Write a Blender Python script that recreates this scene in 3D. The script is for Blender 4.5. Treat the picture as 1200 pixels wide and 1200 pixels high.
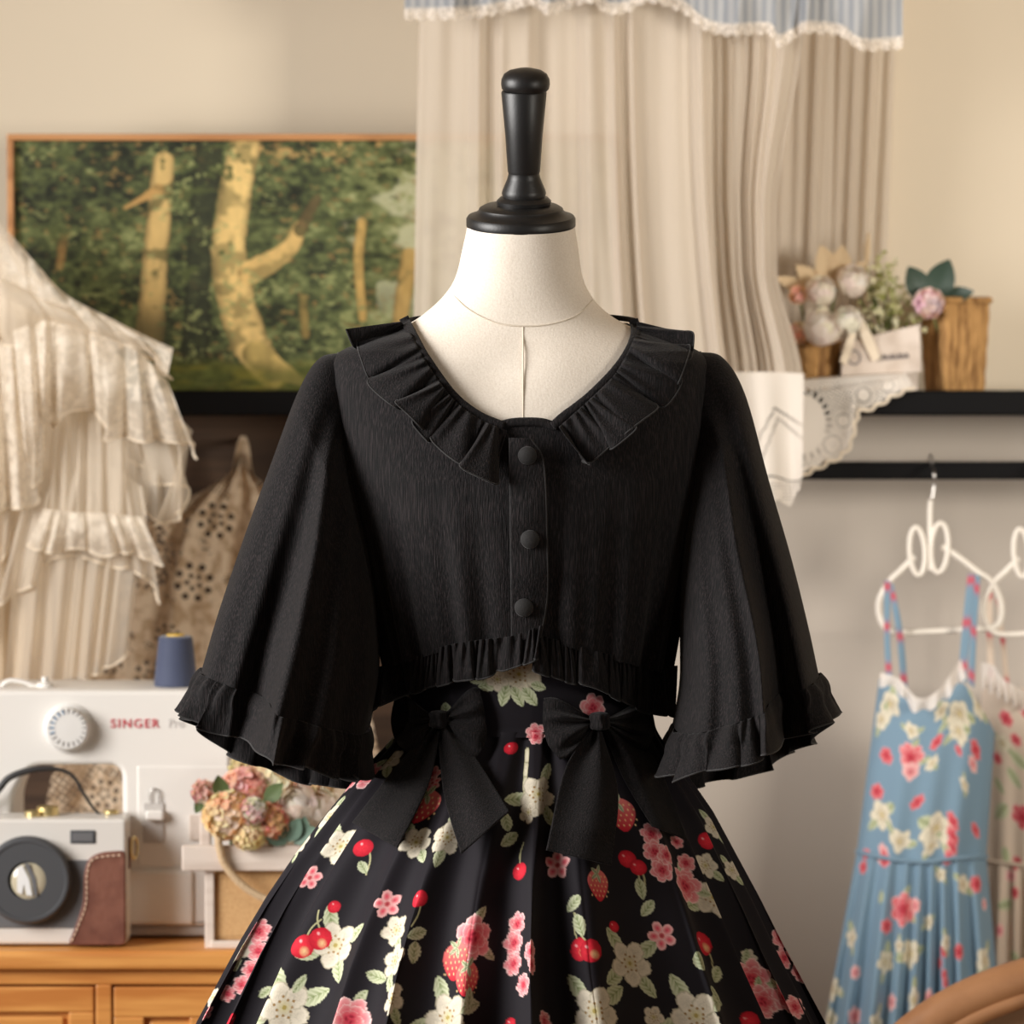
import bpy, bmesh, math, random
import numpy as np
from mathutils import Vector, Matrix, Euler

for o in list(bpy.data.objects):
    bpy.data.objects.remove(o)
SC = bpy.context.scene
COL = SC.collection
rng = np.random.default_rng(7)
random.seed(7)
PI = math.pi

# ------------------------------------------------------------------ camera
FPX, DIST, PITCH, CZ = 5725.0, 5.0, math.radians(3.0), 1.52
cam_d = bpy.data.cameras.new('camera')
cam = bpy.data.objects.new('camera', cam_d)
COL.objects.link(cam)
cam.location = (0, -DIST, CZ)
cam.rotation_euler = (PI / 2 - PITCH, 0, 0)
cam_d.sensor_width = 36.0
cam_d.lens = 36.0 * FPX / 1200.0
cam_d.clip_end = 60
cam_d.dof.use_dof = True
cam_d.dof.focus_distance = DIST - 0.1
cam_d.dof.aperture_fstop = 7.0
SC.camera = cam
# ------------------------------------------------------------------ world, lights, exposure
wd = bpy.data.worlds.new('room_air')
SC.world = wd
wd.use_nodes = True
wd.node_tree.nodes['Background'].inputs[0].default_value = (1.0, 0.95, 0.89, 1)
wd.node_tree.nodes['Background'].inputs[1].default_value = 0.13
SC.view_settings.view_transform = 'Standard'
SC.view_settings.look = 'None'
SC.view_settings.gamma = 1.0
SC.view_settings.use_curve_mapping = False
SC.view_settings.exposure = 0.0


def area(name, loc, target, sx, sy, power, col):
    l = bpy.data.lights.new(name, 'AREA')
    l.shape = 'RECTANGLE'
    l.size, l.size_y, l.energy, l.color = sx, sy, power, col
    o = bpy.data.objects.new(name, l)
    COL.objects.link(o)
    o.location = loc
    d = Vector(target) - Vector(loc)
    o.rotation_euler = d.to_track_quat('-Z', 'Y').to_euler()
    return o


win = area('window_light', (-2.4, -0.95, 1.85), (0, -0.1, 1.2), 1.5, 1.6, 50, (1.0, 0.97, 0.94))
win.data.spread = math.radians(100)
bg_fill = area('background_fill_light', (2.1, -1.7, 1.62), (0.5, 1.5, 1.62), 0.9, 0.7, 9.5, (1.0, 0.945, 0.85))  # added unseen fill that brightens the back wall, not a fixture of the room
bg_fill.data.spread = math.radians(56)
area('left_background_light', (-2.3, -0.1, 1.6), (-0.35, 1.1, 0.9), 0.8, 0.9, 8, (1.0, 0.95, 0.88))  # unseen area light aimed at the left background

# ------------------------------------------------------------------ pixel of the photograph at a depth -> point of the place
cP, sP = math.cos(PITCH), math.sin(PITCH)


def W(px, py, Y):
    px, py, Y = np.broadcast_arrays(np.asarray(px, float), np.asarray(py, float), np.asarray(Y, float))
    u = (px - 600) / FPX
    v = (600 - py) / FPX
    t = (Y + DIST) / (cP + v * sP)
    return np.stack([u * t, Y + 0 * t, CZ + t * (-sP + v * cP)], -1)


def proj(P):
    P = np.asarray(P, float)
    x, y, z = P[..., 0], P[..., 1] + DIST, P[..., 2] - CZ
    d = y * cP - z * sP
    h = y * sP + z * cP
    return 600 + FPX * x / d, 600 - FPX * h / d


def Yat(py, z):
    """depth at which a pixel row meets the height z"""
    a, b_ = 0.0, 3.0
    for _ in range(60):
        m_ = (a + b_) / 2
        if W(600, py, m_)[2] > z:
            a = m_
        else:
            b_ = m_
    return a


def V3(px, py, Y):
    return Vector(W(px, py, Y).tolist())


def S2L(c):
    c = np.asarray(c, float) / 255.0
    return np.where(c <= 0.04045, c / 12.92, ((c + 0.055) / 1.055) ** 2.4)


def rgb(*c):
    return tuple(S2L(c).tolist()) + (1.0,)


# ------------------------------------------------------------------ materials
def mat(name, color=None, rough=0.7, metal=0.0, attr=None, sheen=0.0, bump=None, var=None, alpha=None, trans=0.0, spec=0.5, coat=0.0, stripes=None, holes=None):
    m = bpy.data.materials.new(name)
    m.use_nodes = True
    nt = m.node_tree
    N, L = nt.nodes, nt.links
    b = N['Principled BSDF']
    out = N['Material Output']
    b.inputs['Roughness'].default_value = rough
    b.inputs['Metallic'].default_value = metal
    b.inputs['Specular IOR Level'].default_value = spec
    if coat:
        b.inputs['Coat Weight'].default_value = coat
    if sheen:
        b.inputs['Sheen Weight'].default_value = sheen
        b.inputs['Sheen Roughness'].default_value = 0.45
    tc = N.new('ShaderNodeTexCoord')
    csock = None
    if attr:
        a = N.new('ShaderNodeAttribute')
        a.attribute_name = attr
        csock = a.outputs['Color']
    elif color is not None:
        b.inputs['Base Color'].default_value = color
        r = N.new('ShaderNodeRGB')
        r.outputs[0].default_value = color
        csock = r.outputs[0]
    if var:                                   # (colour 2, (sx,sy,sz), low, high)
        mp = N.new('ShaderNodeMapping')
        mp.inputs['Scale'].default_value = var[1]
        L.new(tc.outputs['Object'], mp.inputs[0])
        nz = N.new('ShaderNodeTexNoise')
        nz.inputs['Scale'].default_value = 1.0
        nz.inputs['Detail'].default_value = 6
        L.new(mp.outputs[0], nz.inputs['Vector'])
        rp = N.new('ShaderNodeMapRange')
        rp.inputs[1].default_value, rp.inputs[2].default_value = var[2], var[3]
        L.new(nz.outputs['Fac'], rp.inputs[0])
        mx = N.new('ShaderNodeMix')
        mx.data_type = 'RGBA'
        L.new(rp.outputs[0], mx.inputs[0])
        L.new(csock, mx.inputs[6])
        mx.inputs[7].default_value = var[0]
        csock = mx.outputs[2]
    if stripes:                               # (colour 2, scale)
        wv = N.new('ShaderNodeTexWave')
        wv.bands_direction = 'X'
        wv.inputs['Scale'].default_value = stripes[1]
        wv.inputs['Distortion'].default_value = 0.6
        L.new(tc.outputs['Object'], wv.inputs['Vector'])
        mx = N.new('ShaderNodeMix')
        mx.data_type = 'RGBA'
        L.new(wv.outputs['Fac'], mx.inputs[0])
        L.new(csock, mx.inputs[6])
        mx.inputs[7].default_value = stripes[0]
        csock = mx.outputs[2]
    if csock is not None:
        L.new(csock, b.inputs['Base Color'])
    if bump:                                  # ((sx,sy,sz), strength, distance)
        mp = N.new('ShaderNodeMapping')
        mp.inputs['Scale'].default_value = bump[0]
        L.new(tc.outputs['Object'], mp.inputs[0])
        nz = N.new('ShaderNodeTexNoise')
        nz.inputs['Scale'].default_value = 1.0
        nz.inputs['Detail'].default_value = 5
        L.new(mp.outputs[0], nz.inputs['Vector'])
        bp = N.new('ShaderNodeBump')
        bp.inputs['Strength'].default_value = bump[1]
        bp.inputs['Distance'].default_value = bump[2]
        L.new(nz.outputs['Fac'], bp.inputs['Height'])
        L.new(bp.outputs[0], b.inputs['Normal'])
    surf = b.outputs[0]
    if trans:
        tl = N.new('ShaderNodeBsdfTranslucent')
        L.new(csock, tl.inputs['Color'])
        mx = N.new('ShaderNodeMixShader')
        mx.inputs[0].default_value = trans
        L.new(surf, mx.inputs[1])
        L.new(tl.outputs[0], mx.inputs[2])
        surf = mx.outputs[0]
    if alpha is not None or holes:
        tp = N.new('ShaderNodeBsdfTransparent')
        mx = N.new('ShaderNodeMixShader')
        L.new(tp.outputs[0], mx.inputs[1])
        L.new(surf, mx.inputs[2])
        mx.inputs[0].default_value = 1.0 if alpha is None else alpha
        if holes:                             # (kind, scale, lo, hi, alpha lo, alpha hi)
            kind, sc_, lo, hi, a0, a1 = holes
            if kind == 'attr':
                t = N.new('ShaderNodeAttribute')
                t.attribute_name = 'open'
                fac = t.outputs['Fac']
            elif kind == 'voronoi':
                t = N.new('ShaderNodeTexVoronoi')
                t.feature = 'F1'
                t.inputs['Scale'].default_value = sc_
                L.new(tc.outputs['Object'], t.inputs['Vector'])
                fac = t.outputs['Distance']
            else:
                t = N.new('ShaderNodeTexNoise')
                t.inputs['Scale'].default_value = sc_
                t.inputs['Detail'].default_value = 3
                L.new(tc.outputs['Object'], t.inputs['Vector'])
                fac = t.outputs['Fac']
            rp = N.new('ShaderNodeMapRange')
            rp.inputs[1].default_value, rp.inputs[2].default_value = lo, hi
            rp.inputs[3].default_value, rp.inputs[4].default_value = a0, a1
            L.new(fac, rp.inputs[0])
            L.new(rp.outputs[0], mx.inputs[0])
        surf = mx.outputs[0]
    L.new(surf, out.inputs['Surface'])
    return m


M = {}
M['wall'] = mat('cream_wall_paint', rgb(222, 208, 186), 0.9, bump=((60, 60, 60), 0.08, 0.002))
M['wall_low'] = mat('greige_lower_wall', rgb(188, 178, 167), 0.9, bump=((60, 60, 60), 0.08, 0.002))  # wall below the shelf gets a greyer, darker tone
M['floor'] = mat('floor_boards', rgb(150, 110, 75), 0.6, var=(rgb(110, 78, 50), (4, 60, 1), 0.35, 0.65))
M['linen'] = mat('mannequin_linen', rgb(236, 226, 212), 0.85, bump=((420, 420, 420), 0.2, 0.0015), var=(rgb(229, 218, 203), (500, 500, 500), 0.42, 0.62))
M['seam'] = mat('seam_thread', rgb(216, 204, 186), 0.9)
M['blackwood'] = mat('black_satin_wood', rgb(24, 23, 23), 0.42, bump=((350, 350, 350), 0.12, 0.001))
M['blouse'] = mat('black_crinkle_cotton', rgb(12, 11, 12), 0.85, sheen=0.07, spec=0.2, bump=((700, 700, 45), 0.55, 0.0025), var=(rgb(40, 34, 35), (900, 900, 40), 0.46, 0.68))
M['blouse_edge'] = mat('black_overlock_thread', rgb(26, 24, 24), 0.8, sheen=0.15)
M['skirt'] = mat('floral_print_cotton', None, 0.75, attr='print', sheen=0.05, spec=0.2, bump=((1500, 1500, 1500), 0.12, 0.001))
M['button'] = mat('covered_button_cloth', rgb(20, 18, 18), 0.8, sheen=0.12, bump=((2000, 2000, 2000), 0.4, 0.001))
M['shelf'] = mat('black_lacquer', rgb(7, 6, 7), 0.6, spec=0.12)
M['frame'] = mat('oak_frame_wood', rgb(196, 142, 92), 0.5, var=(rgb(166, 112, 66), (3, 40, 40), 0.4, 0.65))
M['paint'] = mat('oil_paint', None, 0.6, attr='print', spec=0.3)
M['brownboard'] = mat('brown_stained_board', rgb(86, 64, 47), 0.7, var=(rgb(64, 46, 33), (4, 4, 50), 0.4, 0.6))
M['curtain'] = mat('cream_voile', rgb(219, 206, 190), 0.9, trans=0.3, alpha=0.86, bump=((700, 700, 700), 0.15, 0.001))
M['curtain_lace'] = mat('white_curtain_lace', rgb(240, 230, 218), 0.9, trans=0.2, holes=('voronoi', 210.0, 0.25, 0.65, 1.0, 0.55))
M['lace_white'] = mat('white_cotton_lace', rgb(228, 219, 208), 0.9, trans=0.15, holes=('attr', 0, 0.3, 0.7, 1.0, 0.06))
M['valance'] = mat('grey_blue_striped_cotton', rgb(178, 178, 178), 0.9, stripes=(rgb(146, 150, 156), 26.0), trans=0.1)
M['tulle'] = mat('cream_tulle', rgb(240, 229, 212), 0.85, trans=0.35, alpha=0.58)
M['tulle_lace'] = mat('cream_embroidered_tulle', rgb(240, 229, 212), 0.85, trans=0.3, var=(rgb(250, 240, 224), (55, 55, 55), 0.52, 0.6), holes=('noise', 70.0, 0.42, 0.58, 0.62, 0.97))
M['lining'] = mat('cream_lining', rgb(224, 206, 180), 0.9, trans=0.15, var=(rgb(206, 182, 150), (8, 8, 4), 0.4, 0.7))
M['tulle_edge'] = mat('cream_rolled_hem', rgb(246, 232, 210), 0.8, trans=0.2)
M['crochet'] = mat('beige_filet_lace', rgb(222, 202, 176), 0.95, trans=0.15, var=(rgb(186, 160, 130), (70, 70, 70), 0.45, 0.6), holes=('attr', 0, 0.3, 0.7, 1.0, 0.05))
M['white_plastic'] = mat('white_plastic', rgb(232, 228, 222), 0.35)
M['dial_plastic'] = mat('dial_plastic', rgb(226, 224, 220), 0.4)
M['red_ink'] = mat('red_ink', rgb(196, 66, 78), 0.5)
M['grey_ink'] = mat('grey_ink', rgb(206, 202, 198), 0.5)
M['blue_ink'] = mat('blue_ink', rgb(110, 140, 170), 0.5)
M['dark_ink'] = mat('dark_ink', rgb(120, 115, 112), 0.5)
M['grey_plastic'] = mat('pale_grey_plastic', rgb(196, 191, 186), 0.4)
M['foot_rubber'] = mat('charcoal_rubber', rgb(46, 42, 40), 0.7)  # dark rubber for the machine and camera feet
M['thread'] = mat('slate_blue_thread', rgb(62, 70, 96), 0.65, sheen=0.3, bump=((30, 30, 1400), 0.5, 0.002))
M['yellow'] = mat('yellow_cone_core', rgb(214, 176, 72), 0.5)
M['cam_white'] = mat('camera_cream_plastic', rgb(222, 217, 210), 0.4)
M['cam_grey'] = mat('camera_grey_plastic', rgb(104, 104, 106), 0.6)
M['cam_dark'] = mat('camera_dark_plastic', rgb(74, 75, 78), 0.5)
M['lens'] = mat('lens_glass', rgb(196, 186, 160), 0.08, coat=0.8)
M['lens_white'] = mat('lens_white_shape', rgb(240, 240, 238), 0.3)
M['lens_brown'] = mat('lens_brown_tint', rgb(128, 70, 62), 0.2, coat=0.5)
M['leather'] = mat('brown_leather', rgb(128, 82, 66), 0.5, bump=((160, 160, 160), 0.25, 0.002), var=(rgb(98, 56, 44), (28, 28, 28), 0.42, 0.7))
M['stitch'] = mat('cream_stitch', rgb(228, 198, 172), 0.8)
M['brass'] = mat('polished_brass', rgb(226, 206, 150), 0.35, metal=1.0)
M['strap'] = mat('black_strap', rgb(40, 38, 38), 0.5)
M['honey'] = mat('honey_pine', rgb(224, 158, 84), 0.45, var=(rgb(196, 124, 58), (5, 12, 70), 0.42, 0.66), coat=0.15)
M['whitewash'] = mat('whitewashed_wood', rgb(222, 208, 196), 0.75, var=(rgb(198, 180, 166), (6, 40, 60), 0.45, 0.65))
M['burlap'] = mat('tan_burlap', rgb(212, 172, 122), 0.95, bump=((900, 900, 900), 0.3, 0.001), var=(rgb(196, 152, 102), (300, 300, 300), 0.4, 0.7))
M['rope'] = mat('jute_rope', rgb(206, 178, 142), 0.95, bump=((500, 500, 120), 0.6, 0.003))
M['petal'] = mat('silk_petals', None, 0.8, attr='print', trans=0.4)
M['leaf'] = mat('silk_leaf', rgb(86, 104, 62), 0.6, trans=0.1)
M['darkleaf'] = mat('dark_green_leaf', rgb(50, 68, 56), 0.5, trans=0.05)
M['teal_leaf'] = mat('blue_green_leaf', rgb(102, 128, 112), 0.6, trans=0.1)
M['dried'] = mat('dried_tan_leaf', rgb(222, 198, 162), 0.85, trans=0.3)
M['stem'] = mat('green_stem', rgb(96, 106, 60), 0.7)
M['wicker'] = mat('brown_woven_bark', rgb(182, 138, 84), 0.85, bump=((120, 120, 22), 0.8, 0.008), var=(rgb(120, 82, 42), (130, 130, 18), 0.45, 0.64))
M['sign'] = mat('white_painted_box', rgb(216, 202, 190), 0.8, var=(rgb(196, 180, 166), (30, 30, 30), 0.45, 0.65))
M['sign_ink'] = mat('faded_grey_ink', rgb(128, 120, 120), 0.8)
M['hanger'] = mat('white_hanger_plastic', rgb(236, 228, 216), 0.45)
M['steel'] = mat('steel_hook', rgb(190, 186, 182), 0.3, metal=1.0)
M['dress'] = mat('blue_floral_cotton', None, 0.85, attr='print', sheen=0.1)
M['dress_lace'] = mat('white_dress_lace', rgb(240, 232, 224), 0.9, trans=0.2, alpha=0.85)
M['carved'] = mat('carved_brown_wood', rgb(178, 128, 88), 0.5, var=(rgb(140, 94, 60), (10, 10, 10), 0.4, 0.66))
M['cushion'] = mat('brown_upholstery', rgb(120, 88, 62), 0.9)


# ------------------------------------------------------------------ building helpers
ROOT_LOC = {}


def tag(o, label=None, cat=None, group=None, kind=None):
    if label:
        o['label'] = label
    if cat:
        o['category'] = cat
    if group:
        o['group'] = group
    if kind:
        o['kind'] = kind
    return o


def thing(name, label, cat, loc, group=None):
    o = bpy.data.objects.new(name, None)
    COL.objects.link(o)
    o.empty_display_size = 0.02
    o.location = tuple(float(v) for v in loc)
    ROOT_LOC[o.name] = np.array(o.location, float)
    return tag(o, label, cat, group)


def origin_of(o):
    while o.parent:
        o = o.parent
    return ROOT_LOC.get(o.name, np.zeros(3))


def link_mesh(name, me, m, parent=None, smooth=True):
    o = bpy.data.objects.new(name, me)
    COL.objects.link(o)
    if parent:
        o.parent = parent
    if m:
        me.materials.append(m)
    if smooth:
        me.polygons.foreach_set('use_smooth', np.ones(len(me.polygons), bool))
    return o


def mesh(name, V, F, m, parent=None, smooth=True, col=None, openv=None):
    V = np.asarray(V, float).reshape(-1, 3)
    if parent:
        V = V - origin_of(parent)
    me = bpy.data.meshes.new(name)
    if isinstance(F, np.ndarray) and F.ndim == 2:
        n, k = F.shape
        me.vertices.add(len(V))
        me.vertices.foreach_set('co', V.astype(np.float32).ravel())
        me.loops.add(n * k)
        me.loops.foreach_set('vertex_index', F.astype(np.int32).ravel())
        me.polygons.add(n)
        me.polygons.foreach_set('loop_start', np.arange(0, n * k, k, dtype=np.int32))
        me.update(calc_edges=True)
        me.validate()
    else:
        me.from_pydata(V.tolist(), [], [list(map(int, f)) for f in F])
        me.update()
    if col is not None:
        a = me.color_attributes.new('print', 'FLOAT_COLOR', 'POINT')
        c = np.ones((len(V), 4), np.float32)
        c[:, :3] = np.asarray(col).reshape(-1, 3)
        a.data.foreach_set('color', c.ravel())
    if openv is not None:
        a = me.attributes.new('open', 'FLOAT', 'POINT')
        a.data.foreach_set('value', np.asarray(openv, np.float32).ravel())
    return link_mesh(name, me, m, parent, smooth)


def grid_faces(n, m, cu=False, cv=False):
    i = np.arange(n if cu else n - 1)
    j = np.arange(m if cv else m - 1)
    I, J = np.meshgrid(i, j, indexing='ij')
    I2, J2 = (I + 1) % n, (J + 1) % m
    return np.stack([I * m + J, I2 * m + J, I2 * m + J2, I * m + J2], -1).reshape(-1, 4)


def grid(name, P, m, parent=None, cu=False, cv=False, col=None, openv=None, thick=0.0, keep=None):
    n, k = P.shape[:2]
    F = grid_faces(n, k, cu, cv)
    if keep is not None:
        kf = keep.reshape(-1)
        F = F[kf[F].all(1)]
    o = mesh(name, P.reshape(-1, 3), F, m, parent, True, col, openv)
    if thick:
        s = o.modifiers.new('thickness', 'SOLIDIFY')
        s.thickness = thick
        s.offset = 0
    return o


def resample(pts, n):
    pts = np.asarray(pts, float)
    # Catmull-Rom through the points, then even spacing
    P = np.vstack([2 * pts[0] - pts[1], pts, 2 * pts[-1] - pts[-2]])
    out = []
    for i in range(1, len(P) - 2):
        t = np.linspace(0, 1, 24, endpoint=False)[:, None]
        a, b, c, d = P[i - 1], P[i], P[i + 1], P[i + 2]
        out.append(0.5 * (2 * b + (c - a) * t + (2 * a - 5 * b + 4 * c - d) * t ** 2 + (3 * b - a - 3 * c + d) * t ** 3))
    out.append(P[-2][None])
    q = np.vstack(out)
    s = np.r_[0, np.cumsum(np.linalg.norm(np.diff(q, axis=0), axis=1))]
    ss = np.linspace(0, s[-1], n)
    return np.stack([np.interp(ss, s, q[:, k]) for k in range(q.shape[1])], -1)


def tube_mesh(path, rad, seg=10, closed=False, squash=None):
    P = np.asarray(path, float)
    n = len(P)
    R = np.broadcast_to(np.asarray(rad, float), (n,))
    T = np.gradient(P, axis=0) if not closed else (np.roll(P, -1, 0) - np.roll(P, 1, 0))
    T /= np.linalg.norm(T, axis=1)[:, None] + 1e-12
    up = np.array([0.13, 0.96, 0.21])
    nrm = np.zeros_like(P)
    prev = np.cross(T[0], up)
    prev /= np.linalg.norm(prev)
    for i in range(n):
        v = prev - T[i] * np.dot(prev, T[i])
        v /= np.linalg.norm(v) + 1e-12
        nrm[i] = v
        prev = v
    bn = np.cross(T, nrm)
    a = np.linspace(0, 2 * PI, seg, endpoint=False)
    V = P[:, None] + R[:, None, None] * (np.cos(a)[None, :, None] * nrm[:, None] + np.sin(a)[None, :, None] * bn[:, None])
    F = [tuple(f) for f in grid_faces(n, seg, closed, True)]
    V = V.reshape(-1, 3)
    if not closed:
        F.append(tuple(range(seg))[::-1])
        F.append(tuple(range((n - 1) * seg, n * seg)))
    return V, F


def tube(name, path, rad, m, parent=None, seg=10, closed=False):
    V, F = tube_mesh(path, rad, seg, closed)
    return mesh(name, V, F, m, parent)


def join(parts):
    Vs, Fs, k = [], [], 0
    for V, F in parts:
        Vs.append(np.asarray(V, float).reshape(-1, 3))
        Fs += [tuple(int(i) + k for i in f) for f in F]
        k += len(Vs[-1])
    return np.vstack(Vs), Fs


def lathe_mesh(profile, c, seg=48, tilt=None):
    pr = np.asarray(profile, float)
    a = np.linspace(0, 2 * PI, seg, endpoint=False)
    V = np.stack([pr[:, None, 0] * np.cos(a), pr[:, None, 0] * np.sin(a), np.broadcast_to(pr[:, None, 1], (len(pr), seg))], -1)
    V = V.reshape(-1, 3)
    if tilt is not None:
        V = V @ np.array(tilt.to_3x3()).T
    V = V + np.asarray(c, float)
    F = [tuple(f) for f in grid_faces(len(pr), seg, False, True)]
    F.append(tuple(range(seg))[::-1])
    F.append(tuple(range((len(pr) - 1) * seg, len(pr) * seg)))
    return V, F


def lathe(name, profile, c, m, parent=None, seg=48, tilt=None):
    V, F = lathe_mesh(profile, c, seg, tilt)
    o = mesh(name, V, F, m, parent)
    o.data.set_sharp_from_angle(angle=math.radians(38))
    return o


def box(name, lo, hi, m, parent=None, bevel=0.003, seg=2):
    lo, hi = np.minimum(lo, hi), np.maximum(lo, hi)
    bm = bmesh.new()
    bmesh.ops.create_cube(bm, size=1.0)
    c, s = (lo + hi) / 2, hi - lo
    for v in bm.verts:
        v.co = Vector((v.co.x * s[0] + c[0], v.co.y * s[1] + c[1], v.co.z * s[2] + c[2]))
    if bevel:
        bmesh.ops.bevel(bm, geom=list(bm.edges), offset=min(bevel, s.min() * 0.45), segments=seg, profile=0.5, affect='EDGES')
    off = origin_of(parent) if parent else np.zeros(3)
    for v in bm.verts:
        v.co -= Vector(off.tolist())
    me = bpy.data.meshes.new(name)
    bm.to_mesh(me)
    bm.free()
    return link_mesh(name, me, m, parent, smooth=False)


def pbox(name, x0, y0, x1, y1, Y, depth, m, parent=None, bevel=0.003):
    a, b = W(x0, (y0 + y1) / 2, Y), W(x1, (y0 + y1) / 2, Y)
    t, u = W(x0, y0, Y), W(x0, y1, Y)
    return box(name, np.array([a[0], Y, u[2]]), np.array([b[0], Y + depth, t[2]]), m, parent, bevel)


def plate(name, outline, Y, depth, m, parent=None, bevel=0.003, holes=()):
    """an outline in the photograph's frame at depth Y, extruded back by depth"""
    cu = bpy.data.curves.new(name, 'CURVE')
    cu.dimensions = '2D'
    cu.fill_mode = 'BOTH'
    for pts in (outline,) + tuple(holes):
        w = W(np.array(pts)[:, 0], np.array(pts)[:, 1], Y)
        sp = cu.splines.new('POLY')
        sp.points.add(len(pts) - 1)
        for p, q in zip(sp.points, w):
            p.co = (q[0], q[2], 0, 1)
        sp.use_cyclic_u = True
    cu.extrude = max(depth / 2 - bevel, 1e-4)
    cu.bevel_depth = bevel
    cu.bevel_resolution = 2
    cu.offset = -bevel
    tmp = bpy.data.objects.new('tmp', cu)
    COL.objects.link(tmp)
    dg = bpy.context.evaluated_depsgraph_get()
    me = bpy.data.meshes.new_from_object(tmp.evaluated_get(dg))
    bpy.data.objects.remove(tmp)
    off = origin_of(parent) if parent else np.zeros(3)
    for v in me.vertices:
        x, z, d = v.co
        v.co = (x - off[0], Y + depth / 2 - d - off[1], z - off[2])
    me.name = name
    me.materials.clear()
    return link_mesh(name, me, m, parent, smooth=False)


def rounded(pts, r=8, n=6):
    """round the corners of a closed polygon"""
    pts = [np.array(p, float) for p in pts]
    out = []
    for i, p in enumerate(pts):
        a, b = pts[i - 1], pts[(i + 1) % len(pts)]
        da, db = a - p, b - p
        la, lb = np.linalg.norm(da), np.linalg.norm(db)
        rr = min(r, la * 0.45, lb * 0.45)
        s, e = p + da / la * rr, p + db / lb * rr
        for t in np.linspace(0, 1, n):
            out.append((1 - t) ** 2 * s + 2 * t * (1 - t) * p + t * t * e)
    return [tuple(q) for q in out]


def sheet(A, B, nu, nv, Yf, jitter=None):
    """grid of points between two curves of the photograph's frame; Yf(u, v, px, py) gives the depth"""
    a, b = resample(A, nu), resample(B, nu)
    v = np.linspace(0, 1, nv)[None, :, None]
    Q = a[:, None] * (1 - v) + b[:, None] * v
    u = np.linspace(0, 1, nu)[:, None] + 0 * v[..., 0]
    vv = np.zeros((nu, 1)) + v[..., 0]
    px, py = Q[..., 0].copy(), Q[..., 1].copy()
    if jitter:
        dx, dy = jitter(u, vv)
        px += dx
        py += dy
    return W(px, py, Yf(u, vv, px, py)), u, vv


def smooth(a, b, x):
    t = np.clip((x - a) / (b - a), 0, 1)
    return t * t * (3 - 2 * t)


def wob(x, seed=0, k=4):
    """smooth 1-D wobble in -1..1"""
    r = np.random.default_rng(seed)
    s = 0
    for i in range(k):
        s = s + np.sin(x * (1.0 + i * 0.83 + r.random() * 0.4) * 2 * PI + r.random() * 6.28) / (1 + 0.5 * i)
    return s / 2.0


def vnoise(x, y, seed=0):
    r = np.random.default_rng(seed)
    T = r.random((256, 256))
    xi, yi = np.floor(x).astype(int), np.floor(y).astype(int)
    fx, fy = x - xi, y - yi
    fx, fy = fx * fx * (3 - 2 * fx), fy * fy * (3 - 2 * fy)
    g = lambda i, j: T[i % 256, j % 256]
    return (g(xi, yi) * (1 - fx) + g(xi + 1, yi) * fx) * (1 - fy) + (g(xi, yi + 1) * (1 - fx) + g(xi + 1, yi + 1) * fx) * fy


def fbm(x, y, seed=0, o=4):
    s, a, t = 0, 1, 0
    for i in range(o):
        s = s + a * vnoise(x * 2 ** i, y * 2 ** i, seed + i)
        t += a
        a *= 0.55
    return s / t


def text_mesh(name, body, px0, py0, px1, py1, Y, m, parent, lift=0.0006, spacing=1.0):
    cu = bpy.data.curves.new(name, 'FONT')
    cu.body = body
    cu.extrude = 0.02
    cu.space_character = spacing
    cu.offset = 0.012
    tmp = bpy.data.objects.new('tmp', cu)
    COL.objects.link(tmp)
    dg = bpy.context.evaluated_depsgraph_get()
    me = bpy.data.meshes.new_from_object(tmp.evaluated_get(dg))
    bpy.data.objects.remove(tmp)
    co = np.array([v.co[:] for v in me.vertices])
    lo, hi = co.min(0), co.max(0)
    a, b = W(px0, py1, Y), W(px1, py0, Y)
    off = origin_of(parent)
    for v, c in zip(me.vertices, co):
        f = (c - lo) / np.maximum(hi - lo, 1e-9)
        v.co = (a[0] + f[0] * (b[0] - a[0]) - off[0], Y - lift * f[2] - off[1], a[2] + f[1] * (b[2] - a[2]) - off[2])
    me.materials.clear()
    return link_mesh(name, me, m, parent, smooth=False)


# ------------------------------------------------------------------ room
YW = 1.52                                  # back wall


def struct(o):
    o['kind'] = 'structure'
    return o


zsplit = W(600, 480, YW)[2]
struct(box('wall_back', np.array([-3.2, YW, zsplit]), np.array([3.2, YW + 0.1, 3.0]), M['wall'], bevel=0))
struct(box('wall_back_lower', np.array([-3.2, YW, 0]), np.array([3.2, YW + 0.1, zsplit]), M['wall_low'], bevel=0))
struct(box('floor', np.array([-3.2, -5.6, -0.05]), np.array([3.2, YW + 0.1, 0]), M['floor'], bevel=0))
struct(box('ceiling', np.array([-3.2, -5.6, 3.0]), np.array([3.2, YW + 0.1, 3.05]), M['wall'], bevel=0))
struct(box('wall_right', np.array([3.2, -5.6, 0]), np.array([3.3, YW + 0.1, 3.0]), M['wall'], bevel=0))

# ------------------------------------------------------------------ the body of the dress form
#        py    L    R    depth
BODY = np.array([
    [262, 549, 673, .055], [300, 540, 679, .055], [322, 536, 681, .056], [344, 524, 690, .058], [356, 511, 699, .060],
    [367, 499, 710, .062], [376, 486, 724, .064], [384, 474, 738, .067], [392, 455, 760, .070], [401, 430, 787, .076],
    [411, 405, 813, .083], [424, 394, 826, .090], [450, 391, 829, .100], [500, 398, 826, .114], [560, 412, 815, .125],
    [600, 425, 805, .127], [660, 440, 792, .120], [720, 455, 780, .108], [780, 470, 768, .096], [830, 480, 760, .092],
    [880, 470, 772, .098], [950, 440, 800, .112], [1050, 425, 812, .118], [1150, 430, 806, .112]])
bz = W(600, BODY[:, 0], 0)[:, 2]
bl = W(BODY[:, 1], BODY[:, 0], 0)[:, 0]
br = W(BODY[:, 2], BODY[:, 0], 0)[:, 0]
POW = 2.25


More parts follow.
